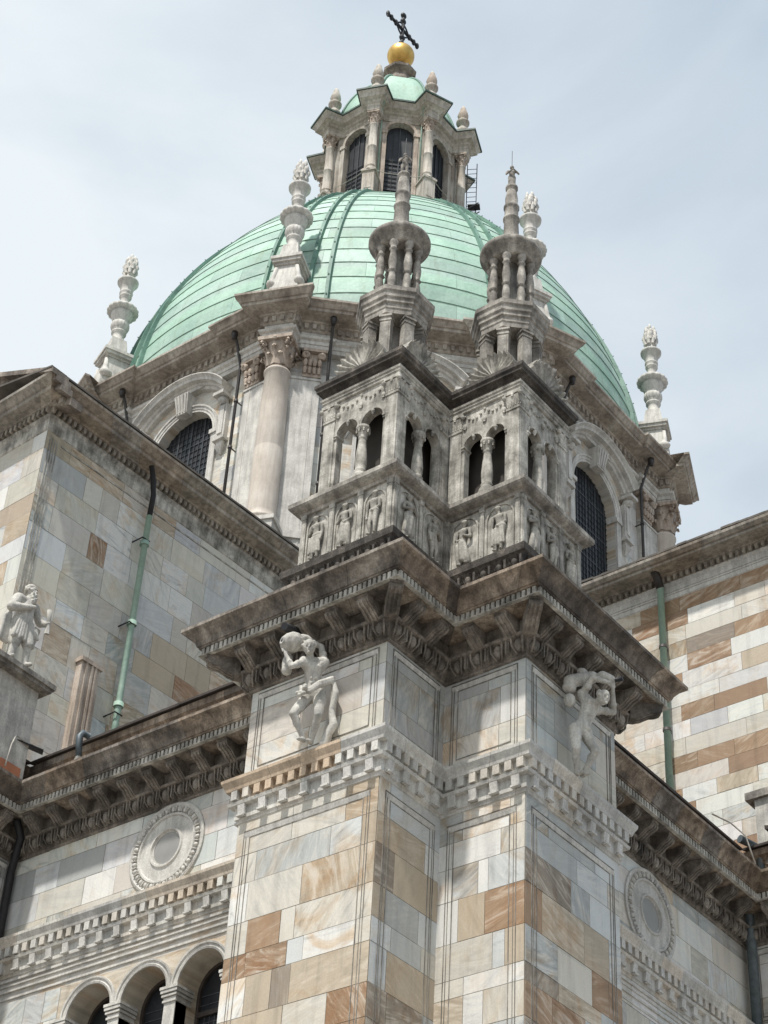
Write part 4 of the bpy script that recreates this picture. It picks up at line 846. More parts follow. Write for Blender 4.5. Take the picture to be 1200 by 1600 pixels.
# ================================================================== DRUM
CX, CY = 50.655, 42.309
AP = 11.35
drum = thing('domed_drum', 'octagonal marble drum with corner columns carrying the large green copper dome', 'church dome', (CX, CY, 36))
def polar(a, r, t=0.): return (CX + r * cos(a) - t * sin(a), CY + r * sin(a) + t * cos(a))
T22 = math.tan(pi / 8)
mb = MB(); pm = MB(); 
WD = {'w': 5, 'l': 2, 'e': 1.5, 'g': .7}
for k in range(8):
    a = k * pi / 4; half = AP * T22
    A, B = polar(a, AP, -half), polar(a, AP, half); fr, L = segframe(B, A)  # outward away from the axis
    if (Vector(fr(0, 1, 0)[:2]) - Vector((CX, CY))).length < (Vector(fr(0, 0, 0)[:2]) - Vector((CX, CY))).length: fr, L = segframe(A, B)
    c = L / 2; rr, zs = 1.52, 50.0
    ashlar(mb, fr, 0, c - 2.2, 36, 52.4, WD, hr=(.7, 1.0), wr=(.7, 1.4)); ashlar(mb, fr, c + 2.2, L, 36, 52.4, WD, hr=(.7, 1.0), wr=(.7, 1.4))
    arch_fill(mb, fr, c - 2.2, c + 2.2, 38, 52.4, c, rr, zs, .45, col=(.56, .54, .49)); ashlar(mb, fr, c - 2.2, c + 2.2, 36, 38, WD)
    ashlar(mb, fr, 0, L, 52.4, 53.6, WD, hr=(.5, .7), wr=(.9, 1.6))
    # window: archivolt, keystone, hood, consoles, grille
    wm = MB(); arcsweep(wm, fr, c, zs, [(rr, 0), (rr, .06), (rr + .10, .06), (rr + .11, .09), (rr + .22, .10), (rr + .23, .14), (rr + .30, .15), (rr + .30, 0)], 0, pi, 20)
    for s in (-1, 1):
        wm.obox(fr, c + s * (rr + .15) - .15, c + s * (rr + .15) + .15, 0, .1, 38, zs - .02); wm.obox(fr, c + s * (rr + .13) - .20, c + s * (rr + .13) + .20, -.3, .16, zs - .22, zs - .02)
    hw = 2.25; H = 1.1; RR = (hw * hw + H * H) / (2 * H); zc = 52.35 + .45 - RR + .0; a_ = math.asin(hw / RR)
    wm2 = MB(); arcsweep(wm2, fr, c, zc, [(RR - .32, .0), (RR - .32, .2), (RR - .22, .24), (RR - .20, .32), (RR - .12, .36), (RR - .10, .55), (RR - .0, .58), (RR + .09, .7), (RR + .13, .7), (RR + .15, .0)], pi / 2 - a_, pi / 2 + a_, 22)
    win = wm.build('arched_window', 'pale', drum); wm2.build('hood', 'pale', win)
    km = MB(); km.hexa([fr(c - .26, 0, 51.35), fr(c + .26, 0, 51.35), fr(c + .26, .34, 51.35), fr(c - .26, .34, 51.35), fr(c - .36, 0, 52.25), fr(c + .36, 0, 52.25), fr(c + .36, .5, 52.25), fr(c - .36, .5, 52.25)])
    for q in (-.2, -.07, .07, .2): km.hexa([fr(c + q - .03, .34, 51.4), fr(c + q + .03, .34, 51.4), fr(c + q + .03, .39, 51.4), fr(c + q - .03, .39, 51.4), fr(c + q * 1.3 - .035, .5, 52.2), fr(c + q * 1.3 + .035, .5, 52.2), fr(c + q * 1.3 + .035, .55, 52.2), fr(c + q * 1.3 - .035, .55, 52.2)])
    km.build('keystone', 'pale', win)
    for s in (-1, 1):
        cm = MB(); t = c + s * 2.12; cm.obox(fr, t - .2, t + .2, 0, .24, 49.2, 50.9); cm.obox(fr, t - .12, t + .12, .24, .29, 49.4, 50.8); cm.ell((t, .26, 51.02), .2, .24, .18, fr, 12, 8); cm.obox(fr, t - .26, t + .26, 0, .6, 51.15, 51.3)
        cm.hexa([fr(t - .04, 0, 48.5), fr(t + .04, 0, 48.5), fr(t + .04, .1, 48.5), fr(t - .04, .1, 48.5), fr(t - .2, 0, 48.85), fr(t + .2, 0, 48.85), fr(t + .2, .26, 48.85), fr(t - .2, .26, 48.85)]); cm.obox(fr, t - .16, t + .16, 0, .2, 48.85, 49.1); cm.obox(fr, t - .28, t + .28, 0, .32, 49.08, 49.22)
        cm.build('console', 'pale', win)
    gm_ = MB(); gm_.face([fr(c - rr, -.4, 38), fr(c + rr, -.4, 38), fr(c + rr, -.4, zs)] + [fr(c + rr * cos(pi * j / 14), -.4, zs + rr * sin(pi * j / 14)) for j in range(1, 14)] + [fr(c - rr, -.4, zs)]); gm_.build('mesh_screen', 'grille', win)
    gm_ = MB()
    for j in range(-6, 7): zt = zs + sqrt(max(0, rr * rr - (j * .22) ** 2)) - .03; gm_.obox(fr, c + j * .22 - .012 - .02 * (j % 3 == 0), c + j * .22 + .012 + .02 * (j % 3 == 0), -.39, -.36, 38, zt)
    for j in range(40): 
        z = 40 + j * .29
        if z < zs: w_ = rr
        elif z < zs + rr - .1: w_ = sqrt(rr * rr - (z - zs) ** 2) - .02
        else: continue
        gm_.obox(fr, c - w_, c + w_, -.392, -.365, z, z + .02 + .03 * (j % 5 == 0))
    gm_.build('bars', 'mesh_bar', win)
mb.build('wall', 'ashlar', drum)
# entablature path with ressauts over the corner columns
EP = []
for k in range(8):
    a = pi / 8 + k * pi / 4; Rc = AP / cos(pi / 8)
    a0, a1 = a - pi / 8, a + pi / 8; h = AP * T22
    P = [polar(a0, AP + .28, h - 1.75), polar(a0, AP + .45, h - 1.75), polar(a0, AP + .45, h - .62)]
    q0 = polar(a, 13.02, -.56); q1 = polar(a, 13.02, .56); r0 = AP + .95
    P += [polar(a, r0 + .1, -.56), q0, q1, polar(a, r0 + .1, .56), polar(a1, AP + .45, -(h - .62)), polar(a1, AP + .45, -(h - 1.75)), polar(a1, AP + .28, -(h - 1.75))]
    EP += P
EP = EP[::-1]
# make the path orientation outward
tst = offset(EP, 1.0, True)
if hypot(tst[3][0] - CX, tst[3][1] - CY) < hypot(EP[3][0] - CX, EP[3][1] - CY): EP = EP[::-1]
mb = MB(); sweep(mb, EP, [(-.95, 52.38), (.0, 52.38), (.02, 52.55), (.06, 52.56), (.06, 52.72), (.16, 52.78), (.2, 52.86), (.0, 52.9), (.0, 53.2), (-.4, 53.2)], closed=True); mb.build('architrave', 'pale', drum)
mb = MB(); sweep(mb, EP, [(-.4, 53.18), (.03, 53.18), (.08, 53.22), (.12, 53.5), (.22, 53.54), (.24, 53.6), (.52, 53.64), (.74, 53.68), (.75, 53.8), (.81, 53.82), (.92, 53.98), (1.0, 54.04), (1.0, 54.14), (-.9, 54.72)], closed=True)
along(EP, .12, .32, lambda fr, t, b, i, k: mb.obox(fr, t - .085, t + .085, .05, .2, 53.26, 53.5, taper=.02), closed=True, inset=.03)
mb.build('cornice', 'drumcor', drum)
mb = MB(); mb.lathe(CX, CY, [(AP / cos(pi / 8) - .05, 54.7), (11.8, 54.9), (10, 54.95)], 8, pi / 8, smooth=False); mb.build('roof_gutter', 'weather', drum)
# columns, pilasters, pedestals
def corinth(mb, cx, cy, z0, r, h, ex=1.0):
    mb.lathe(cx, cy, [(r * .86, z0), (r * .95, z0 + .03 * h), (r * .86, z0 + .07 * h), (r * .85, z0 + .1 * h), (r * .9, z0 + .6 * h), (r * 1.2, z0 + .88 * h)], 24)
    for ring, (nl, za, zb, ro) in enumerate(((8, .08, .42, 1.0), (8, .1, .66, 1.05))):
        for k in range(nl):
            a = 2 * pi * (k + .5 * ring) / nl; e = (cos(a), sin(a)); s = (-sin(a), cos(a)); w = r * .30
            prof = [(ro * .93, za), (ro * .98, (za + zb) / 2), (ro * 1.12, zb - .06), (ro * 1.36, zb), (ro * 1.40, zb - .07), (ro * 1.25, zb - .10)]; rows = []
            for i, (rr, zz) in enumerate(prof):
                ww = w * (1.0, 1.1, .95, .6, .35, .2)[i]
                rows.append([(cx + r * rr * e[0] + s[0] * ww * u - e[0] * abs(u) * .06, cy + r * rr * e[1] + s[1] * ww * u - e[1] * abs(u) * .06, z0 + h * zz) for u in (-1, -.5, 0, .5, 1)])
            mb.grid(rows, smooth=True)
    for k in range(4):
        a = pi / 4 + k * pi / 2 + ex; e = Vector((cos(a), sin(a), 0)); s = Vector((-sin(a), cos(a), 0))
        for sg in (-1, 1):
            c = Vector((cx, cy, z0 + h * .78)) + e * r * 1.42 + s * sg * r * .16
            mb.tube([c + (e * cos(q) * .19 + Vector((0, 0, 1)) * sin(q) * .19) * r * 1.5 * (1 - i * .08) for i, q in enumerate([j * .7 for j in range(10)])], r * .09, 6)
        mb.tube([Vector((cx, cy, z0 + h * .45)) + e * r * .95, Vector((cx, cy, z0 + h * .7)) + e * r * 1.1, Vector((cx, cy, z0 + h * .87)) + e * r * 1.5], r * .1, 6)
        a2 = a + pi / 4; mb.ell((cx + cos(a2) * r * 1.25, cy + sin(a2) * r * 1.25, z0 + h * .93), r * .2, r * .2, r * .2, None, 8, 6)
    mb.lathe(cx, cy, [(r * 1.25, z0 + .87 * h), (r * 1.9, z0 + .89 * h), (r * 1.95, z0 + h), (r * .8, z0 + h)], 4, pi / 4 + ex + pi / 4 * 0, smooth=False)
for k in range(8):
    a = pi / 8 + k * pi / 4; c = polar(a, 12.62)
    def fo(t, o, z, a=a): p = polar(a, 12.62 + o, t); return (p[0], p[1], z)
    mb = MB(); mb.lathe(c[0], c[1], [(.60, 43.6), (.60, 43.75), (.66, 43.8), (.66, 43.9), (.56, 43.98), (.54, 44.0), (.53, 44.2), (.53, 47.15), (.525, 47.17), (.53, 47.2), (.50, 49.3), (.46, 50.85), (.51, 50.9), (.51, 50.98), (.46, 51.02)], 32)
    cm = mb.build('column', 'column', drum)
    mb = MB(); corinth(mb, c[0], c[1], 51.0, .50, 1.4, a); mb.build('capital', 'pink', cm)
    mb = MB(); mb.obox(fo, -.68, .68, -1.6, .68, 41.5, 43.45); mb.obox(fo, -.75, .75, -1.6, .75, 43.45, 43.62); mb.build('pedestal', 'pale', cm)
    for s, aa in ((-1, a - pi / 8), (1, a + pi / 8)):
        h = AP * T22
        def fp(t, o, z, aa=aa, s=s): p = polar(aa, AP + o, (s * -1) * (h - .25 - t)); return (p[0], p[1], z)
        mb = MB(); mb.obox(fp, .0, 1.25, 0, .28, 41.5, 51.05); mb.obox(fp, .16, .2, .28, .3, 43, 50.9); mb.obox(fp, .95, .99, .28, .3, 43, 50.9); mb.obox(fp, -.04, 1.32, 0, .36, 43.4, 43.7); mb.obox(fp, -.03, 1.29, 0, .32, 50.9, 51.0)
        mb.build('pilaster', 'pale', drum)
        mb = MB(); mb.obox(fp, .55, 1.25, 0, .33, 51.05, 52.2); mb.obox(fp, .5, 1.42, 0, .5, 52.22, 52.37)
        for q in range(4):
            for zz, oo in ((51.35, .36), (51.7, .4)): mb.ell((.62 + q * .18, oo, zz), .09, .1, .2, fp, 8, 6)
        for q in (.62, 1.22): 
            mb.ell((q, .46, 52.02), .17, .13, .17, fp, 10, 7); mb.ell((q, .58, 52.02), .07, .06, .07, fp, 8, 6)
        mb.build('pilaster_capital', 'pink', drum)
# dome
DR, DH, DN, DZ = 12.3, 17.95, 1.6, 54.17
DK = [(53.0, 11.95), (54.8, 11.85), (57, 11.68), (59.5, 11.14), (62, 10.2), (64.5, 8.85), (67, 7.02), (68.5, 5.55), (69.7, 4.1), (70.6, 2.6)]
def dome_r(z):
    z = min(max(z, 54.8), 69.99)
    for i in range(1, len(DK) - 2):
        if DK[i][0] <= z < DK[i + 1][0]: break
    (za, ra), (zb, rb), (zc, rc), (zd, rd_) = DK[i - 1], DK[i], DK[i + 1], DK[i + 2]
    t = (z - zb) / (zc - zb); h = zc - zb; m1 = (rc - ra) / (zc - za) * h; m2 = (rd_ - rb) / (zd - zb) * h
    return (2 * t ** 3 - 3 * t * t + 1) * rb + (t ** 3 - 2 * t * t + t) * m1 + (-2 * t ** 3 + 3 * t * t) * rc + (t ** 3 - t * t) * m2
def octf(a):
    b = (a + pi / 8) % (pi / 4) - pi / 8  # angle from face centre
    return 1 / cos(b)
def dome_p(a, z, out=0.):
    r = dome_r(z); k = .10; rr = r * ((1 - k) + k * octf(a) * cos(pi / 8) * 1.03) + out
    return (CX + rr * cos(a), CY + rr * sin(a), z)
zs_ = [54.85 + 15.0 * sin(pi / 2 * j / 46) for j in range(47)]
zz = 54.9; lst = []
while zz < 69.6: lst.append(zz); zz += 1.0 * max(.25, (1 - ((zz - DZ) / 17.2) ** 2) ** .5)
zs_ = [54.8]
for a_, b_ in zip(lst, lst[1:] + [69.9]): zs_ += [a_ + (b_ - a_) * q / 3 for q in range(3)]
zs_.append(69.9); ptint = [[R.uniform(.86, 1.1) * (1 - .12 * (R.random() < .08)) for _ in range(20)] for _ in zs_]
mb = MB(); mb.grid([[dome_p(2 * pi * k / 120, z) for k in range(120)] for z in zs_], closed=True, colf=lambda a, b: (lambda v, j: (v, v * (.98 + .04 * ((j * 7) % 3 - 1)), v))(ptint[max(0, (a - 1)) // 3][((b + 3 * (((a - 1) // 3) % 2)) // 6) % 20], a // 3)); mb.build('dome_shell', 'copper_sheet', drum)
mb = MB()
for z in lst:
    rows = []
    for dz, o in ((-.02, 0), (-.015, .028), (.012, .028), (.02, 0.0)): rows.append([dome_p(2 * pi * k / 128, z + dz, o) for k in range(128)])
    mb.grid(rows, closed=True, smooth=False)
for j, z in enumerate(lst[:-1]):   # vertical sheet laps
    for k in range(20):
        a = 2 * pi * (k - .5 * (j % 2)) / 20
        mb.tube([dome_p(a, z + (lst[j + 1] - z) * q, .0) for q in (0, .5, 1)], .008, 4, caps=False)
mb.build('sheet_seams', 'seam', drum)
for k in range(8):
    ac = pi / 8 + k * pi / 4
    for s in (-1.45, -.65, .65, 1.45):
        mb = MB(); rowsA = []
        for j in range(60):
            z = 54.9 + 14.9 * (sin(pi / 2 * j / 59)) ; r = dome_r(z); off = .95 * (.3 + .7 * r / DR); a = ac + s * off / max(r, 1); w = .085 / max(r, 1)
            rowsA.append([dome_p(a - w, z, -.02), dome_p(a - w * .8, z, .17), dome_p(a + w * .8, z, .17), dome_p(a + w, z, -.02)])
        mb.grid(rowsA, smooth=False)
        for j in range(2, 58, 3):
            z = 54.9 + 14.9 * sin(pi / 2 * j / 59); r = dome_r(z); off = .95 * (.3 + .7 * r / DR); a = ac + s * off / r
            p, q = Vector(dome_p(a, z, .12)), Vector(dome_p(a, z, .22)); mb.tube([p, q], .03, 4)
        mb.build('rib', 'copper_dark' if True else 'copper', drum)
# urns
def urn(k, label):
    a = pi / 8 + k * pi / 4; c = polar(a, 12.47)
    def fo(t, o, z): p = polar(a, 12.47 + o, t); return (p[0], p[1], z)
    t = thing('stone_urn', label, 'stone urn', (c[0], c[1], 54.6), 'flaming urns round the dome')
    mb = MB()
    mb.obox(fo, -.60, .60, -1.3, .62, 54.45, 55.1); mb.hexa([fo(-.58, -1.2, 55.1), fo(.58, -1.2, 55.1), fo(.58, .6, 55.1), fo(-.58, .6, 55.1), fo(-.42, -1.0, 56.55), fo(.42, -1.0, 56.55), fo(.42, .40, 56.55), fo(-.42, .40, 56.55)])
    mb.obox(fo, -.48, .48, -1.1, .48, 56.55, 56.66); mb.obox(fo, -.58, .58, -1.2, .58, 56.66, 56.8); mb.obox(fo, -.64, .64, -1.25, .64, 56.8, 56.95)
    for s in (-1, 1): mb.ell((s * .56, .42, 55.5), .2, .28, .2, fo, 12, 8); mb.tube([fo(s * .58, .42, 55.45), fo(s * .5, .46, 55.9), fo(s * .42, .44, 56.4)], [.16, .10, .08], 8)
    mb.build('scroll_base', 'pale', t)
    mb = MB(); mb.obox(fo, -.6, .6, -2.2, -1.3, 55.0, 56.4); mb.obox(fo, -.7, .7, -2.3, -1.28, 56.4, 56.6); mb.build('rear_block', 'pale', t)
    mb = MB(); mb.obox(fo, -.74, .74, -2.35, -1.24, 56.6, 56.68); mb.build('copper_cap', 'copper_dark', t)
    mb = MB(); mb.hexa([fo(-.42, -.42, 56.95), fo(.42, -.42, 56.95), fo(.42, .42, 56.95), fo(-.42, .42, 56.95), fo(-.31, -.31, 57.85), fo(.31, -.31, 57.85), fo(.31, .31, 57.85), fo(-.31, .31, 57.85)])
    P = [(.27, 57.84), (.30, 57.95), (.24, 58.0), (.26, 58.28), (.32, 58.34), (.32, 58.42), (.27, 58.46), (.33, 58.55), (.385, 58.72), (.37, 58.88), (.32, 58.94), (.35, 59.02), (.45, 59.3), (.50, 59.5)]
    mb.lathe(c[0], c[1], P, 72, fl=lambda q, z: (.055 * abs(sin(q * pi / 4)) if 58.5 < z < 58.9 else 0))
    mb.lathe(c[0], c[1], [(.50, 59.46), (.57, 59.5), (.64, 59.58), (.645, 59.68), (.58, 59.77), (.25, 59.82)], 96, fl=lambda q, z: (.06 * abs(sin(q * pi / 6)) if 59.49 < z < 59.75 else 0)); mb.build('lower_bowl', 'pale', t)
    mb = MB(); mb.lathe(c[0], c[1], [(.21, 59.8), (.19, 60.42), (.27, 60.5), (.27, 60.57), (.21, 60.62), (.29, 60.7), (.29, 60.78), (.23, 60.84), (.29, 60.98), (.36, 61.25), (.45, 61.32), (.46, 61.42), (.38, 61.48), (.17, 61.52), (.15, 61.8)], 32); mb.build('upper_bowl', 'pale', t)
    mb = MB(); rows = []
    for j in range(15):
        u = j / 14; z = 61.74 + 1.3 * u; rr = .235 * (sin(pi * min(1, u * .9 + .12))) ** .8 + .012
        rows.append([(c[0] + rr * cos(2 * pi * q / 18), c[1] + rr * sin(2 * pi * q / 18), z) for q in range(18)])
    mb.grid(rows, closed=True, capa=True, capb=True)
    for ring, (zz, rr, nn, hh) in enumerate(((61.88, .20, 7, .42), (62.12, .22, 7, .42), (62.38, .17, 6, .42), (62.6, .10, 4, .45))):
        for q in range(nn):
            aa = 2 * pi * (q + .5 * (ring % 2)) / nn + k; ln = Vector((cos(aa), sin(aa), 0)); b0 = Vector((c[0], c[1], zz)) + ln * rr
            mb.tube([b0, b0 + ln * .07 + Vector((0, 0, hh * .35)), b0 + ln * (.05 + R.uniform(-.03, .03)) + Vector((0, 0, hh * .7)), b0 + ln * R.uniform(-.02, .06) + Vector((0, 0, hh))], [.06, .085, .065, .025], 8)
    mb.build('flame', 'pale', t)
    return t
UL = {3: 'pale stone urn at far left of the dome against the sky', 4: 'pale stone urn in front of the dome left of the lantern, above the big column', 5: 'pale stone urn rising behind the right pinnacle', 6: 'pale stone urn at far right of the drum against grey sky'}
for k in range(8): urn(k, UL.get(k, 'pale stone urn on the hidden far side of the dome'))
# drum downpipes: two per visible face
for k, lab in ((4, 'left drum face'), (5, 'middle drum face'), (6, 'right drum face')):
    for s in (-1, 1):
        a = k * pi / 4; mb = MB(); P = lambda o, z: (*polar(a, AP + o, s * 2.95), z)
        mb.tube([P(.95, 53.6), P(.7, 53.1), P(.42, 52.3), P(.42, 38)], .06, 8)
        for z in (50.5, 48.2, 45.9, 43.6): mb.tube([P(.1, z), P(.5, z)], .03, 5); mb.lathe(*polar(a, AP + .42, s * 2.95), [(.09, z - .05), (.09, z + .05)], 10)
        mb.lathe(*polar(a, AP + .95, s * 2.95), [(.08, 53.3), (.13, 53.5), (.13, 53.64)], 10)
        tag(mb.build('downpipe', 'darkpipe', loc=(*polar(a, AP + .42, s * 2.95), 38)), 'thin dark downpipe at the %s edge of the %s' % ('right' if s > 0 else 'left', lab), 'downpipe', 'downpipes on the drum')

# ================================================================== LANTERN
lan = thing('dome_lantern', 'octagonal stone lantern with arched dark windows and a small green cap above the dome', 'lantern tower', (CX, CY, 69))
LA_ = 2.95; LZ0, LZ1 = 70.0, 76.78
mb = MB(); mb.lathe(CX, CY, [(3.9, 69.4), (4.25, 69.6), (4.32, 69.75), (4.32, 69.95), (4.15, 70.05), (3.0, 70.07)], 64); mb.build('base_ring', 'copper_dark', lan)
mb = MB()
for k in range(8):
    a = k * pi / 4; half = LA_ * T22; A, B = polar(a, LA_, -half), polar(a, LA_, half); fr, L = segframe(A, B)
    if (Vector(fr(0, 1, 0)[:2]) - Vector((CX, CY))).length < LA_: fr, L = segframe(B, A)
    c = L / 2; rr = .68; zs = 75.85
    arch_fill(mb, fr, 0, L, LZ0, LZ1, c, rr, zs, .35, col=None)
    wm = MB(); arcsweep(wm, fr, c, zs, [(rr, 0), (rr, .05), (rr + .13, .07), (rr + .13, 0)], 0, pi, 16)
    for s in (-1, 1): wm.obox(fr, c + s * (rr + .10) - .10, c + s * (rr + .10) + .10, 0, .05, LZ0, zs - .25); wm.obox(fr, c + s * (rr + .12) - .16, c + s * (rr + .12) + .16, -.1, .1, zs - .25, zs)
    win = wm.build('arched_window', 'lantern' if k != 5 else 'pink', lan)
    g2 = MB(); g2.face([fr(c - rr, -.3, LZ0), fr(c + rr, -.3, LZ0), fr(c + rr, -.3, zs)] + [fr(c + rr * cos(pi * j / 12), -.3, zs + rr * sin(pi * j / 12)) for j in range(1, 12)] + [fr(c - rr, -.3, zs)]); g2.build('mesh_screen', 'grille', win)
    g2 = MB()
    for j in range(-2, 3): g2.obox(fr, c + j * .3 - (.025 if j == 0 else .006), c + j * .3 + (.025 if j == 0 else .006), -.29, -.24, LZ0, zs + sqrt(rr * rr - (.3 * j) ** 2) - .02)
    for j in range(14):
        z = LZ0 + .1 + .3 * j
        if z < zs: g2.obox(fr, c - rr, c + rr, -.29, -.25, z, z + (.05 if j % 6 == 0 else .012))
    g2.build('bars', 'mesh_bar', win)
mb.build('wall', 'lantern', lan)
EP2 = []
for k in range(8):
    a = pi / 8 + k * pi / 4; h = LA_ * T22; a0, a1 = a - pi / 8, a + pi / 8
    EP2 += [polar(a0, LA_ + .05, h - .36), polar(a, 3.88, -.30), polar(a, 3.88, .30), polar(a1, LA_ + .05, -(h - .36))]
tst = offset(EP2, .3, True)
if hypot(tst[1][0] - CX, tst[1][1] - CY) < hypot(EP2[1][0] - CX, EP2[1][1] - CY): EP2 = EP2[::-1]
mb = MB(); sweep(mb, EP2, [(-.2, 76.52), (.0, 76.52), (.02, 76.7), (.06, 76.74), (.01, 76.78), (.01, 76.95), (.10, 77.0), (.13, 77.1), (.32, 77.18), (.34, 77.34), (.46, 77.54), (-.3, 77.62)], closed=True)
mb.build('cornice', 'lantern', lan)
mb = MB(); sweep(mb, EP2, [(.30, 77.55), (.52, 77.55), (.52, 77.66), (-.5, 77.9)], closed=True); mb.build('roof_edge', 'roof_lead', lan)
for k in range(8):
    a = pi / 8 + k * pi / 4; c = polar(a, 3.55)
    def fo(t, o, z, a=a): p = polar(a, 3.55 + o, t); return (p[0], p[1], z)
    mb = MB(); mb.lathe(*c, [(.30, 72.3), (.30, 72.38), (.26, 72.42), (.23, 72.46), (.23, 72.6), (.25, 72.63), (.25, 72.68), (.225, 72.7), (.22, 74.0), (.24, 74.03), (.24, 74.08), (.21, 74.1), (.2, 75.65), (.23, 75.7)], 20); cm = mb.build('column', 'lantern', lan)
    mb = MB(); corinth(mb, *c, 75.68, .23, .82, a); mb.build('capital', 'pink', cm)
    mb = MB(); mb.obox(fo, -.30, .30, -.8, .30, 70.0, 72.08); mb.obox(fo, -.37, .37, -.8, .37, 72.08, 72.2); mb.obox(fo, -.31, .31, -.8, .31, 72.2, 72.31); mb.obox(fo, -.17, .17, .30, .32, 70.9, 71.9); mb.build('pedestal', 'lantern', cm)
    # pilaster behind
    mb = MB(); mb.obox(fo, -.24, .24, -.9, -.32, 70.0, 76.52); mb.build('pilaster', 'lantern', lan)
    cc = polar(a, 3.54); lb = {3: 'small stone finial at the left corner of the lantern roof', 4: 'small stone finial left of the golden ball on the lantern roof', 5: 'small reddish stone finial right of the golden ball on the lantern roof', 6: 'small reddish stone finial at the far right corner of the lantern roof'}.get(k, 'small stone finial on the rear corners of the lantern roof')
    t = thing('stone_finial', lb, 'stone finial', (*cc, 77.4), 'finials round the lantern'); mb = MB()
    mb.lathe(*cc, [(.28, 77.35), (.28, 77.6), (.2, 77.7), (.18, 78.0), (.26, 78.2), (.33, 78.35), (.33, 78.5), (.2, 78.6), (.17, 78.85), (.24, 78.92), (.34, 79.05), (.34, 79.15), (.18, 79.3)], 18); mb.build('vase', 'lantern', t)
    mb = MB(); mb.lathe(*cc, [(.16, 79.28), (.2, 79.4), (.27, 79.6), (.22, 79.85), (.16, 80.05), (.14, 80.2), (.05, 80.38)], 14, fl=lambda q, z: .08 * (q % 2)); mb.build('flame', 'pink' if k in (5, 6) else 'lantern', t)
mb = MB(); mb.grid([[(CX + 3.1 * (1 - (j / 17) ** 1.7) ** .64 * octf(q * pi / 16) * .96 * cos(q * pi / 16), CY + 3.1 * (1 - (j / 17) ** 1.7) ** .64 * octf(q * pi / 16) * .96 * sin(q * pi / 16), 77.6 + 5.45 * j / 17) for q in range(32)] for j in range(17)], closed=True, capb=True); mb.build('copper_cap', 'copper', lan)
for k in range(8):
    a = pi / 8 + k * pi / 4; mb = MB(); mb.tube([(CX + 3.1 * (1 - (j / 17) ** 1.7) ** .64 * 1.05 * cos(a), CY + 3.1 * (1 - (j / 17) ** 1.7) ** .64 * 1.05 * sin(a), 77.6 + 5.45 * j / 17) for j in range(16)], .07, 6); mb.build('cap_rib', 'copper_dark', lan)
mb = MB(); mb.lathe(CX, CY, [(.8, 82.4), (.85, 82.9), (.7, 83.1), (.62, 83.5), (.9, 83.75), (.92, 83.9), (.5, 84.0), (.3, 84.1), (.25, 84.75)], 8, pi / 8, smooth=False); mb.build('ball_stand', 'weather', lan)
mb = MB(); mb.lathe(CX, CY, [(max(.02, .73 * cos(-pi / 2 + pi * j / 28)), 85.44 + .73 * sin(-pi / 2 + pi * j / 28)) for j in range(29)], 48); tag(mb.build('golden_ball', 'gold', loc=(CX, CY, 84.7)), 'golden ball above the small green lantern cap, under the cross', 'golden ball')
cr = thing('iron_cross', 'dark ornate iron cross standing on the golden ball', 'cross', (CX, CY, 86.1))
mb = MB(); mb.tube([(CX, CY, 86.05), (CX, CY, 89.05)], .09, 8)
for z in (86.5, 87.0, 88.4, 88.9): mb.ell((CX, CY, z), .2, .14, .2)
mb.build('shaft', 'iron', cr)
mb = MB(); mb.tube([(CX - 1.3, CY, 87.68), (CX + 1.3, CY, 87.68)], .09, 8)
for q in (-1.3, -1.0, -.6, .6, 1.0, 1.3): mb.ell((CX + q, CY, 87.68), .13, .11, .24)
for q in (-1, 1):
    for s in (-1, 1): mb.tube([(CX + q * .1, CY, 87.68 + s * .5), (CX + q * .3, CY, 87.68 + s * .35), (CX + q * .5, CY, 87.68 + s * .1)], .05, 6)
mb.build('crossbar', 'iron', cr)
# ladder and platform on the lantern's right side
ld = thing('iron_ladder', 'iron ladder with a small platform on the right side of the lantern', 'ladder', (*polar(radians(300), 4.3), 69.8)); a = radians(300)
mb = MB(); P = lambda t, z: (*polar(a, 4.0 + t, .1), z)
for s in (-.3, .3): mb.tube([P(s * .8, 69.8), P(s * .8, 76.6)], .024, 6)
mb.build('rails', 'iron', ld)
for j in range(19): mb = MB(); mb.tube([P(-.24, 70.1 + j * .34), P(.24, 70.1 + j * .34)], .016, 5); mb.build('rung', 'iron', ld)
mb = MB(); fo = lambda t, o, z: (*polar(a, 4.2 + o, t), z); mb.obox(fo, -.2, .2, -.35, .25, 73.3, 73.35); mb.tube([fo(-.3, -.45, 72.8), fo(-.3, .2, 73.3)], .03, 5); mb.tube([fo(.3, -.45, 72.8), fo(.3, .2, 73.3)], .03, 5); mb.build('platform', 'iron', ld)
# lantern drainpipes + tie cable
for k, s, lb in ((5, -1, 'thin pipe down the lantern left of its front window'), (5, 1, 'thin pipe down the lantern right of its front window')):
    a = k * pi / 4; P = lambda o, t, z: (*polar(a, LA_ + o, s * t), z); mb = MB(); mb.tube([P(1.05, .98, 77.3), P(.2, 1.0, 76.9), P(.12, 1.0, 76.5), P(.12, 1.0, 71.1)], .045, 6); tag(mb.build('lantern_pipe', 'pipe', loc=P(.12, 1.0, 71.1)), lb, 'downpipe')
mb = MB(); pts = []
for k in range(0, 33):
    a = pi / 8 + k * pi / 16; sag = .28 * abs(sin(k % 4 * pi / 4)); pts.append((*polar(a, 3.96 if k % 4 == 0 else 3.7), 72.2 - sag))
mb.tube(pts, .02, 4); tag(mb.build('tie_cable', 'cable', loc=(CX, CY, 69.4)), 'thin cable slung round the column pedestals of the lantern', 'cable')

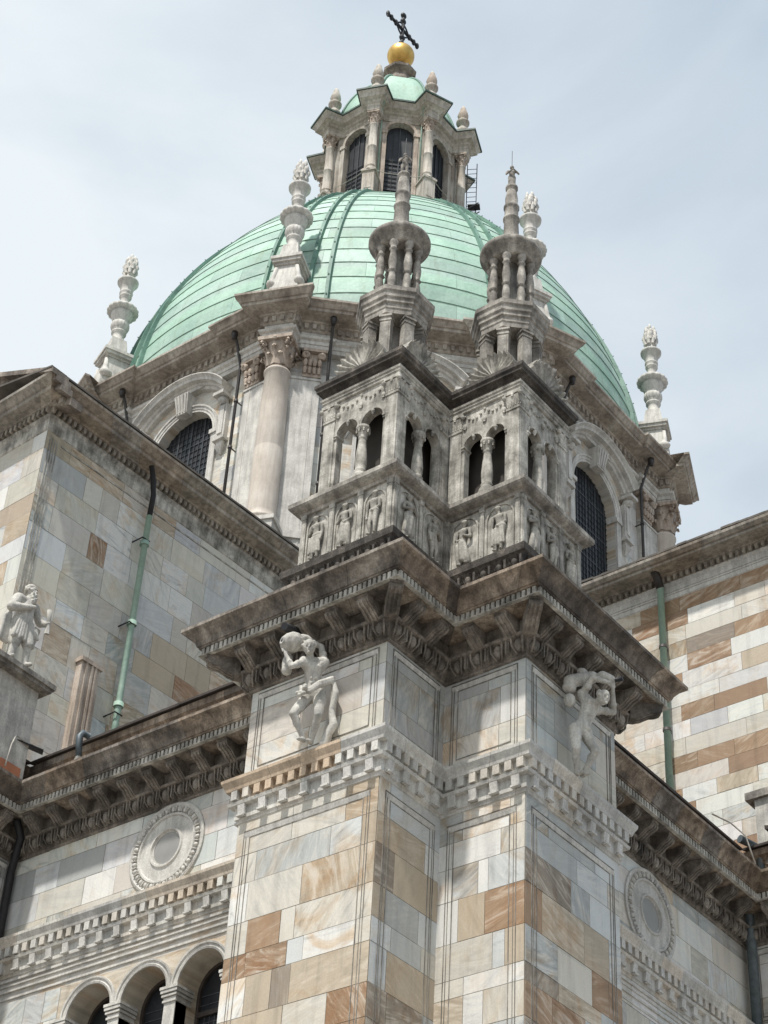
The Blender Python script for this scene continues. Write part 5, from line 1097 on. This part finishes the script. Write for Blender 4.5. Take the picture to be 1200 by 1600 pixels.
# ================================================================== ARM DOWNPIPES, PEDESTALS, PROPHET, SMALL THINGS
o2 = la(3.58, 0)
dp = thing('downpipe', 'verdigris green downpipe with a dark elbow on the left transept wall', 'downpipe', (o2[0], o2[1], 24)); mb = MB()
P = lambda u, o, z: fA(u, o, z)
mb.tube([P(3.62, .22, 34.05), P(3.60, .22, 28), P(3.58, .22, 23.5)], .085, 10)
for z in (33.1, 30.5, 28.0, 25.6): q = P(3.6, .22, z); mb.lathe(q[0], q[1], [(.13, z - .06), (.13, z + .06)], 12)
mb.build('pipe', 'pipe', dp); mb = MB(); mb.tube([P(3.15, .55, 35.35), P(3.3, .5, 35.1), P(3.62, .25, 34.75), P(3.62, .22, 34.0)], .075, 10)
mb.build('dark_elbow', 'iron', dp)
for z in (33.2, 30.45, 27.7): mb = MB(); mb.tube([P(3.35, .0, z - .1), P(3.45, .3, z), P(3.7, .3, z)], .022, 5); mb.build('clip', 'iron', dp)
dp = thing('downpipe', 'verdigris green downpipe on the sunlit choir wall at right', 'downpipe', (XR, 21.0, 24)); mb = MB(); yq = 34 - 21.0
mb.tube([fC(yq, .2, 33.7), fC(yq, .2, 24)], .095, 10); mb.build('pipe', 'pipe', dp); mb = MB(); mb.tube([fC(yq, .5, 33.95), fC(yq, .35, 33.8), fC(yq, .2, 33.55)], .115, 10)
mb.build('dark_elbow', 'darkpipe', dp)
for z in (31.6, 29.0): mb = MB(); q = fC(yq, .2, z); mb.lathe(q[0], q[1], [(.115, z - .04), (.115, z + .04)], 12); mb.tube([fC(yq, -.01, z), fC(yq, .15, z)], .03, 5); mb.build('clip', 'darkpipe', dp)
# pedestal block with slab on the far left buttress
pd = thing('statue_pedestal', 'grey stone pedestal block with a projecting slab under the prophet statue at left', 'pedestal', (23.4, 30.3, 23.3))
mb = MB(); mb.box(21.2, 24.25, 29.62, 31.2, 23.2, 25.72); mb.build('block', 'statue', pd)
mb = MB(); mb.box(21.0, 24.42, 29.38, 31.3, 25.72, 25.80); mb.box(20.95, 24.48, 29.32, 31.3, 25.80, 25.93); mb.build('slab', 'turret', pd)
pd2 = thing('slab_block', 'small grey block with a flat slab at the right edge against the choir wall', 'pedestal', (37.5, 17.2, 24)); mb = MB(); mb.box(37.0, 38.2, 16.6, 18.35, 23.5, 25.75); mb.build('block', 'statue', pd2); mb = MB(); mb.box(36.9, 38.2, 16.5, 18.55, 25.75, 25.95); mb.build('slab', 'turret', pd2)
# prophet: joints placed on the slab
B0 = Vector((23.33, 29.55, 25.95))
def S(x, y, z): return tuple(B0 + Vector((x * 1.18, y, z * 1.02)))
caps = [(S(-.16, -.05, .05), S(-.12, -.05, .5), .085, .10), (S(.16, -.12, .05), S(.14, -.15, .55), .075, .10), (S(-.16, -.05, .05), S(-.2, -.2, .05), .07, .05), (S(.16, -.12, .05), S(.2, -.28, .04), .06, .05),
        (S(-.12, -.05, .5), S(-.08, 0, 1.05), .14, .20), (S(.14, -.15, .55), S(.08, 0, 1.05), .14, .20), (S(0, 0, 1.05), S(.02, 0, 1.5), .23, .21), (S(-.2, 0, 1.68), S(.22, 0, 1.68), .13, .13), (S(0, 0, 1.5), S(.02, 0, 1.72), .2, .14), (S(.02, 0, 1.72), S(.06, -.03, 1.92), .08, .08),
        (S(-.22, 0, 1.68), S(-.36, -.05, 1.32), .12, .12), (S(-.36, -.05, 1.32), S(-.05, -.26, 1.42), .12, .07), (S(-.05, -.26, 1.42), S(.02, -.3, 1.46), .06, .05), (S(.24, 0, 1.68), S(.40, -.05, 1.38), .11, .11), (S(.40, -.05, 1.38), S(.42, -.25, 1.28), .10, .07), (S(.42, -.25, 1.28), S(.44, -.3, 1.3), .055, .05)]
for k in range(9):
    u = (k - 4) / 4; caps.append((S(u * .17, -.2 + .05 * abs(u), 1.15), S(u * .26, -.2 + .06 * abs(u), .58 + .05 * (k % 2)), .03, .05))
for k in range(5): caps.append((S(-.26 + .02 * k, .05 - .03 * k, 1.5 - .05 * k), S(.30, -.12 - .02 * k, 1.05 - .06 * k), .05, .045))
for k in range(6): caps.append((S(-.3 - .02 * k, .04, 1.2 - .02 * k), S(-.22 - .04 * k, .1, .5), .05, .05))
for k in range(4): caps.append((S(.34 + .03 * k, .0, 1.2), S(.28 + .03 * k, .02, .85 - .05 * k), .05, .035))
ells = [(S(.07, -.04, 2.02), (.11, .12, .15)), (S(.09, -.16, 1.98), (.025, .03, .045)), (S(.08, -.13, 2.06), (.08, .04, .02)), (S(.07, -.12, 1.86), (.09, .08, .12)), (S(.08, -.15, 1.74), (.07, .06, .1)), (S(.05, 0, 2.12), (.13, .14, .1))]
for k in range(18): a = k * 2.4; ells.append((S(.06 + .11 * cos(a), .02 + .11 * sin(a) - .02, 2.02 + .1 * ((k * 3) % 7) / 7), (.04, .04, .045)))
for k in range(10): ells.append((S(.07 + R.uniform(-.07, .07), -.17 + R.uniform(-.03, .03), 1.72 + .02 * k), (.03, .03, .03)))
pr = sculpt('stone_statue', caps, ells, 'statue', voxel=.013, loc=tuple(B0), smooth=1); tag(pr, 'bearded robed prophet statue holding a scroll on the slab at far left', 'statue')
mb = MB(); c0 = Vector(S(.43, -.3, 1.33)); mb.tube([c0 + Vector((.05, .05, -.28)), c0 + Vector((0, 0, .05)), c0 + Vector((-.05, -.02, .3))], [.06, .05, .06], 10); mb.build('scroll', 'statue', pr)
# pipes and hoses at the gutters
mb = MB(); mb.tube([(24.45, 29.8, 22.6), (24.7, 29.85, 22.3), (24.9, 30.2, 21.7), (24.9, 30.22, 8)], .09, 10); tag(mb.build('downpipe', 'iron', loc=(24.9, 30.22, 8)), 'black downpipe in the dark inner corner at lower left', 'downpipe')
mb = MB(); mb.tube([(36.7, 18.55, 23.0), (36.7, 18.55, 8)], .12, 10); mb.tube([(36.2, 18.4, 24.35), (36.75, 18.2, 24.3), (36.75, 18.2, 23.5)], .1, 10); tag(mb.build('downpipe', 'bluepipe', loc=(36.7, 18.55, 8)), 'grey blue downpipe at the lower right edge', 'downpipe')
gt = thing('gutter_pipe', 'grey blue elbow pipe with ribbed pale joint poking below the left roof edge', 'gutter pipe', (24.5, 28.2, 24)); mb = MB(); mb.tube([(24.62, 28.12, 24.26), (24.44, 28.12, 24.25), (24.36, 28.12, 24.12), (24.42, 28.1, 23.6)], .075, 10); mb.build('elbow', 'bluepipe', gt); mb = MB(); mb.tube([(24.42, 28.1, 23.6), (24.3, 28.08, 23.3)], [.075, .06], 10); mb.build('joint', 'pale', gt)
mb = MB(); mb.hexa([(23.4, 29.75, 24.28), (24.55, 29.45, 24.3), (25.0, 30.0, 24.6), (23.5, 30.2, 24.5), (23.4, 29.75, 24.31), (24.55, 29.45, 24.33), (25.0, 30.0, 24.64), (23.5, 30.2, 24.54)]); tag(mb.build('metal_sheet', 'iron', loc=(23.6, 29.5, 24.3)), 'crumpled dark metal sheet in the roof valley at far left', 'metal sheet')
mb = MB(); mb.box(23.5, 24.1, 29.55, 29.8, 23.2, 23.62); tag(mb.build('terracotta_patch', 'terra', loc=(23.8, 29.6, 23.2)), 'orange terracotta masonry patch in the left cornice corner', 'masonry patch')
mb = MB(); mb.tube([(24.1, 29.6, 24.35), (23.75, 29.5, 24.3), (23.55, 29.35, 23.9), (23.45, 29.3, 23.3)], .02, 6); tag(mb.build('cable', 'cable', loc=(23.6, 29.0, 23.4)), 'pale cable looping over the cornice corner at far left', 'cable')
mb = MB(); mb.tube([(35.1, 18.5, 24.5), (35.6, 18.3, 24.45), (35.9, 18.1, 24.2), (35.9, 17.9, 23.4)], .02, 6); tag(mb.build('cable', 'cable', loc=(35.6, 18.3, 23.4)), 'thin pale hose hanging over the roof edge at right', 'cable')
# moss tuft on the right cornice
mb = MB()
for k in range(500):
    c = Vector((27.9 + R.gauss(0, .28), 18.15 + R.uniform(-.25, .15), 22.72 + R.gauss(0, .14))); d = Vector((R.uniform(-1, 1), R.uniform(-1, 1), R.uniform(-1, 1))).normalized() * R.uniform(.02, .06); e = d.cross(Vector((R.random(), R.random(), R.random()))).normalized() * .018
    mb.face([c - e, c + d, c + e])
o = mb.build('moss', 'moss', loc=(27.9, 18.1, 22.7)); tag(o, 'green mossy tuft growing on the dark cornice right of the right giant', 'moss')
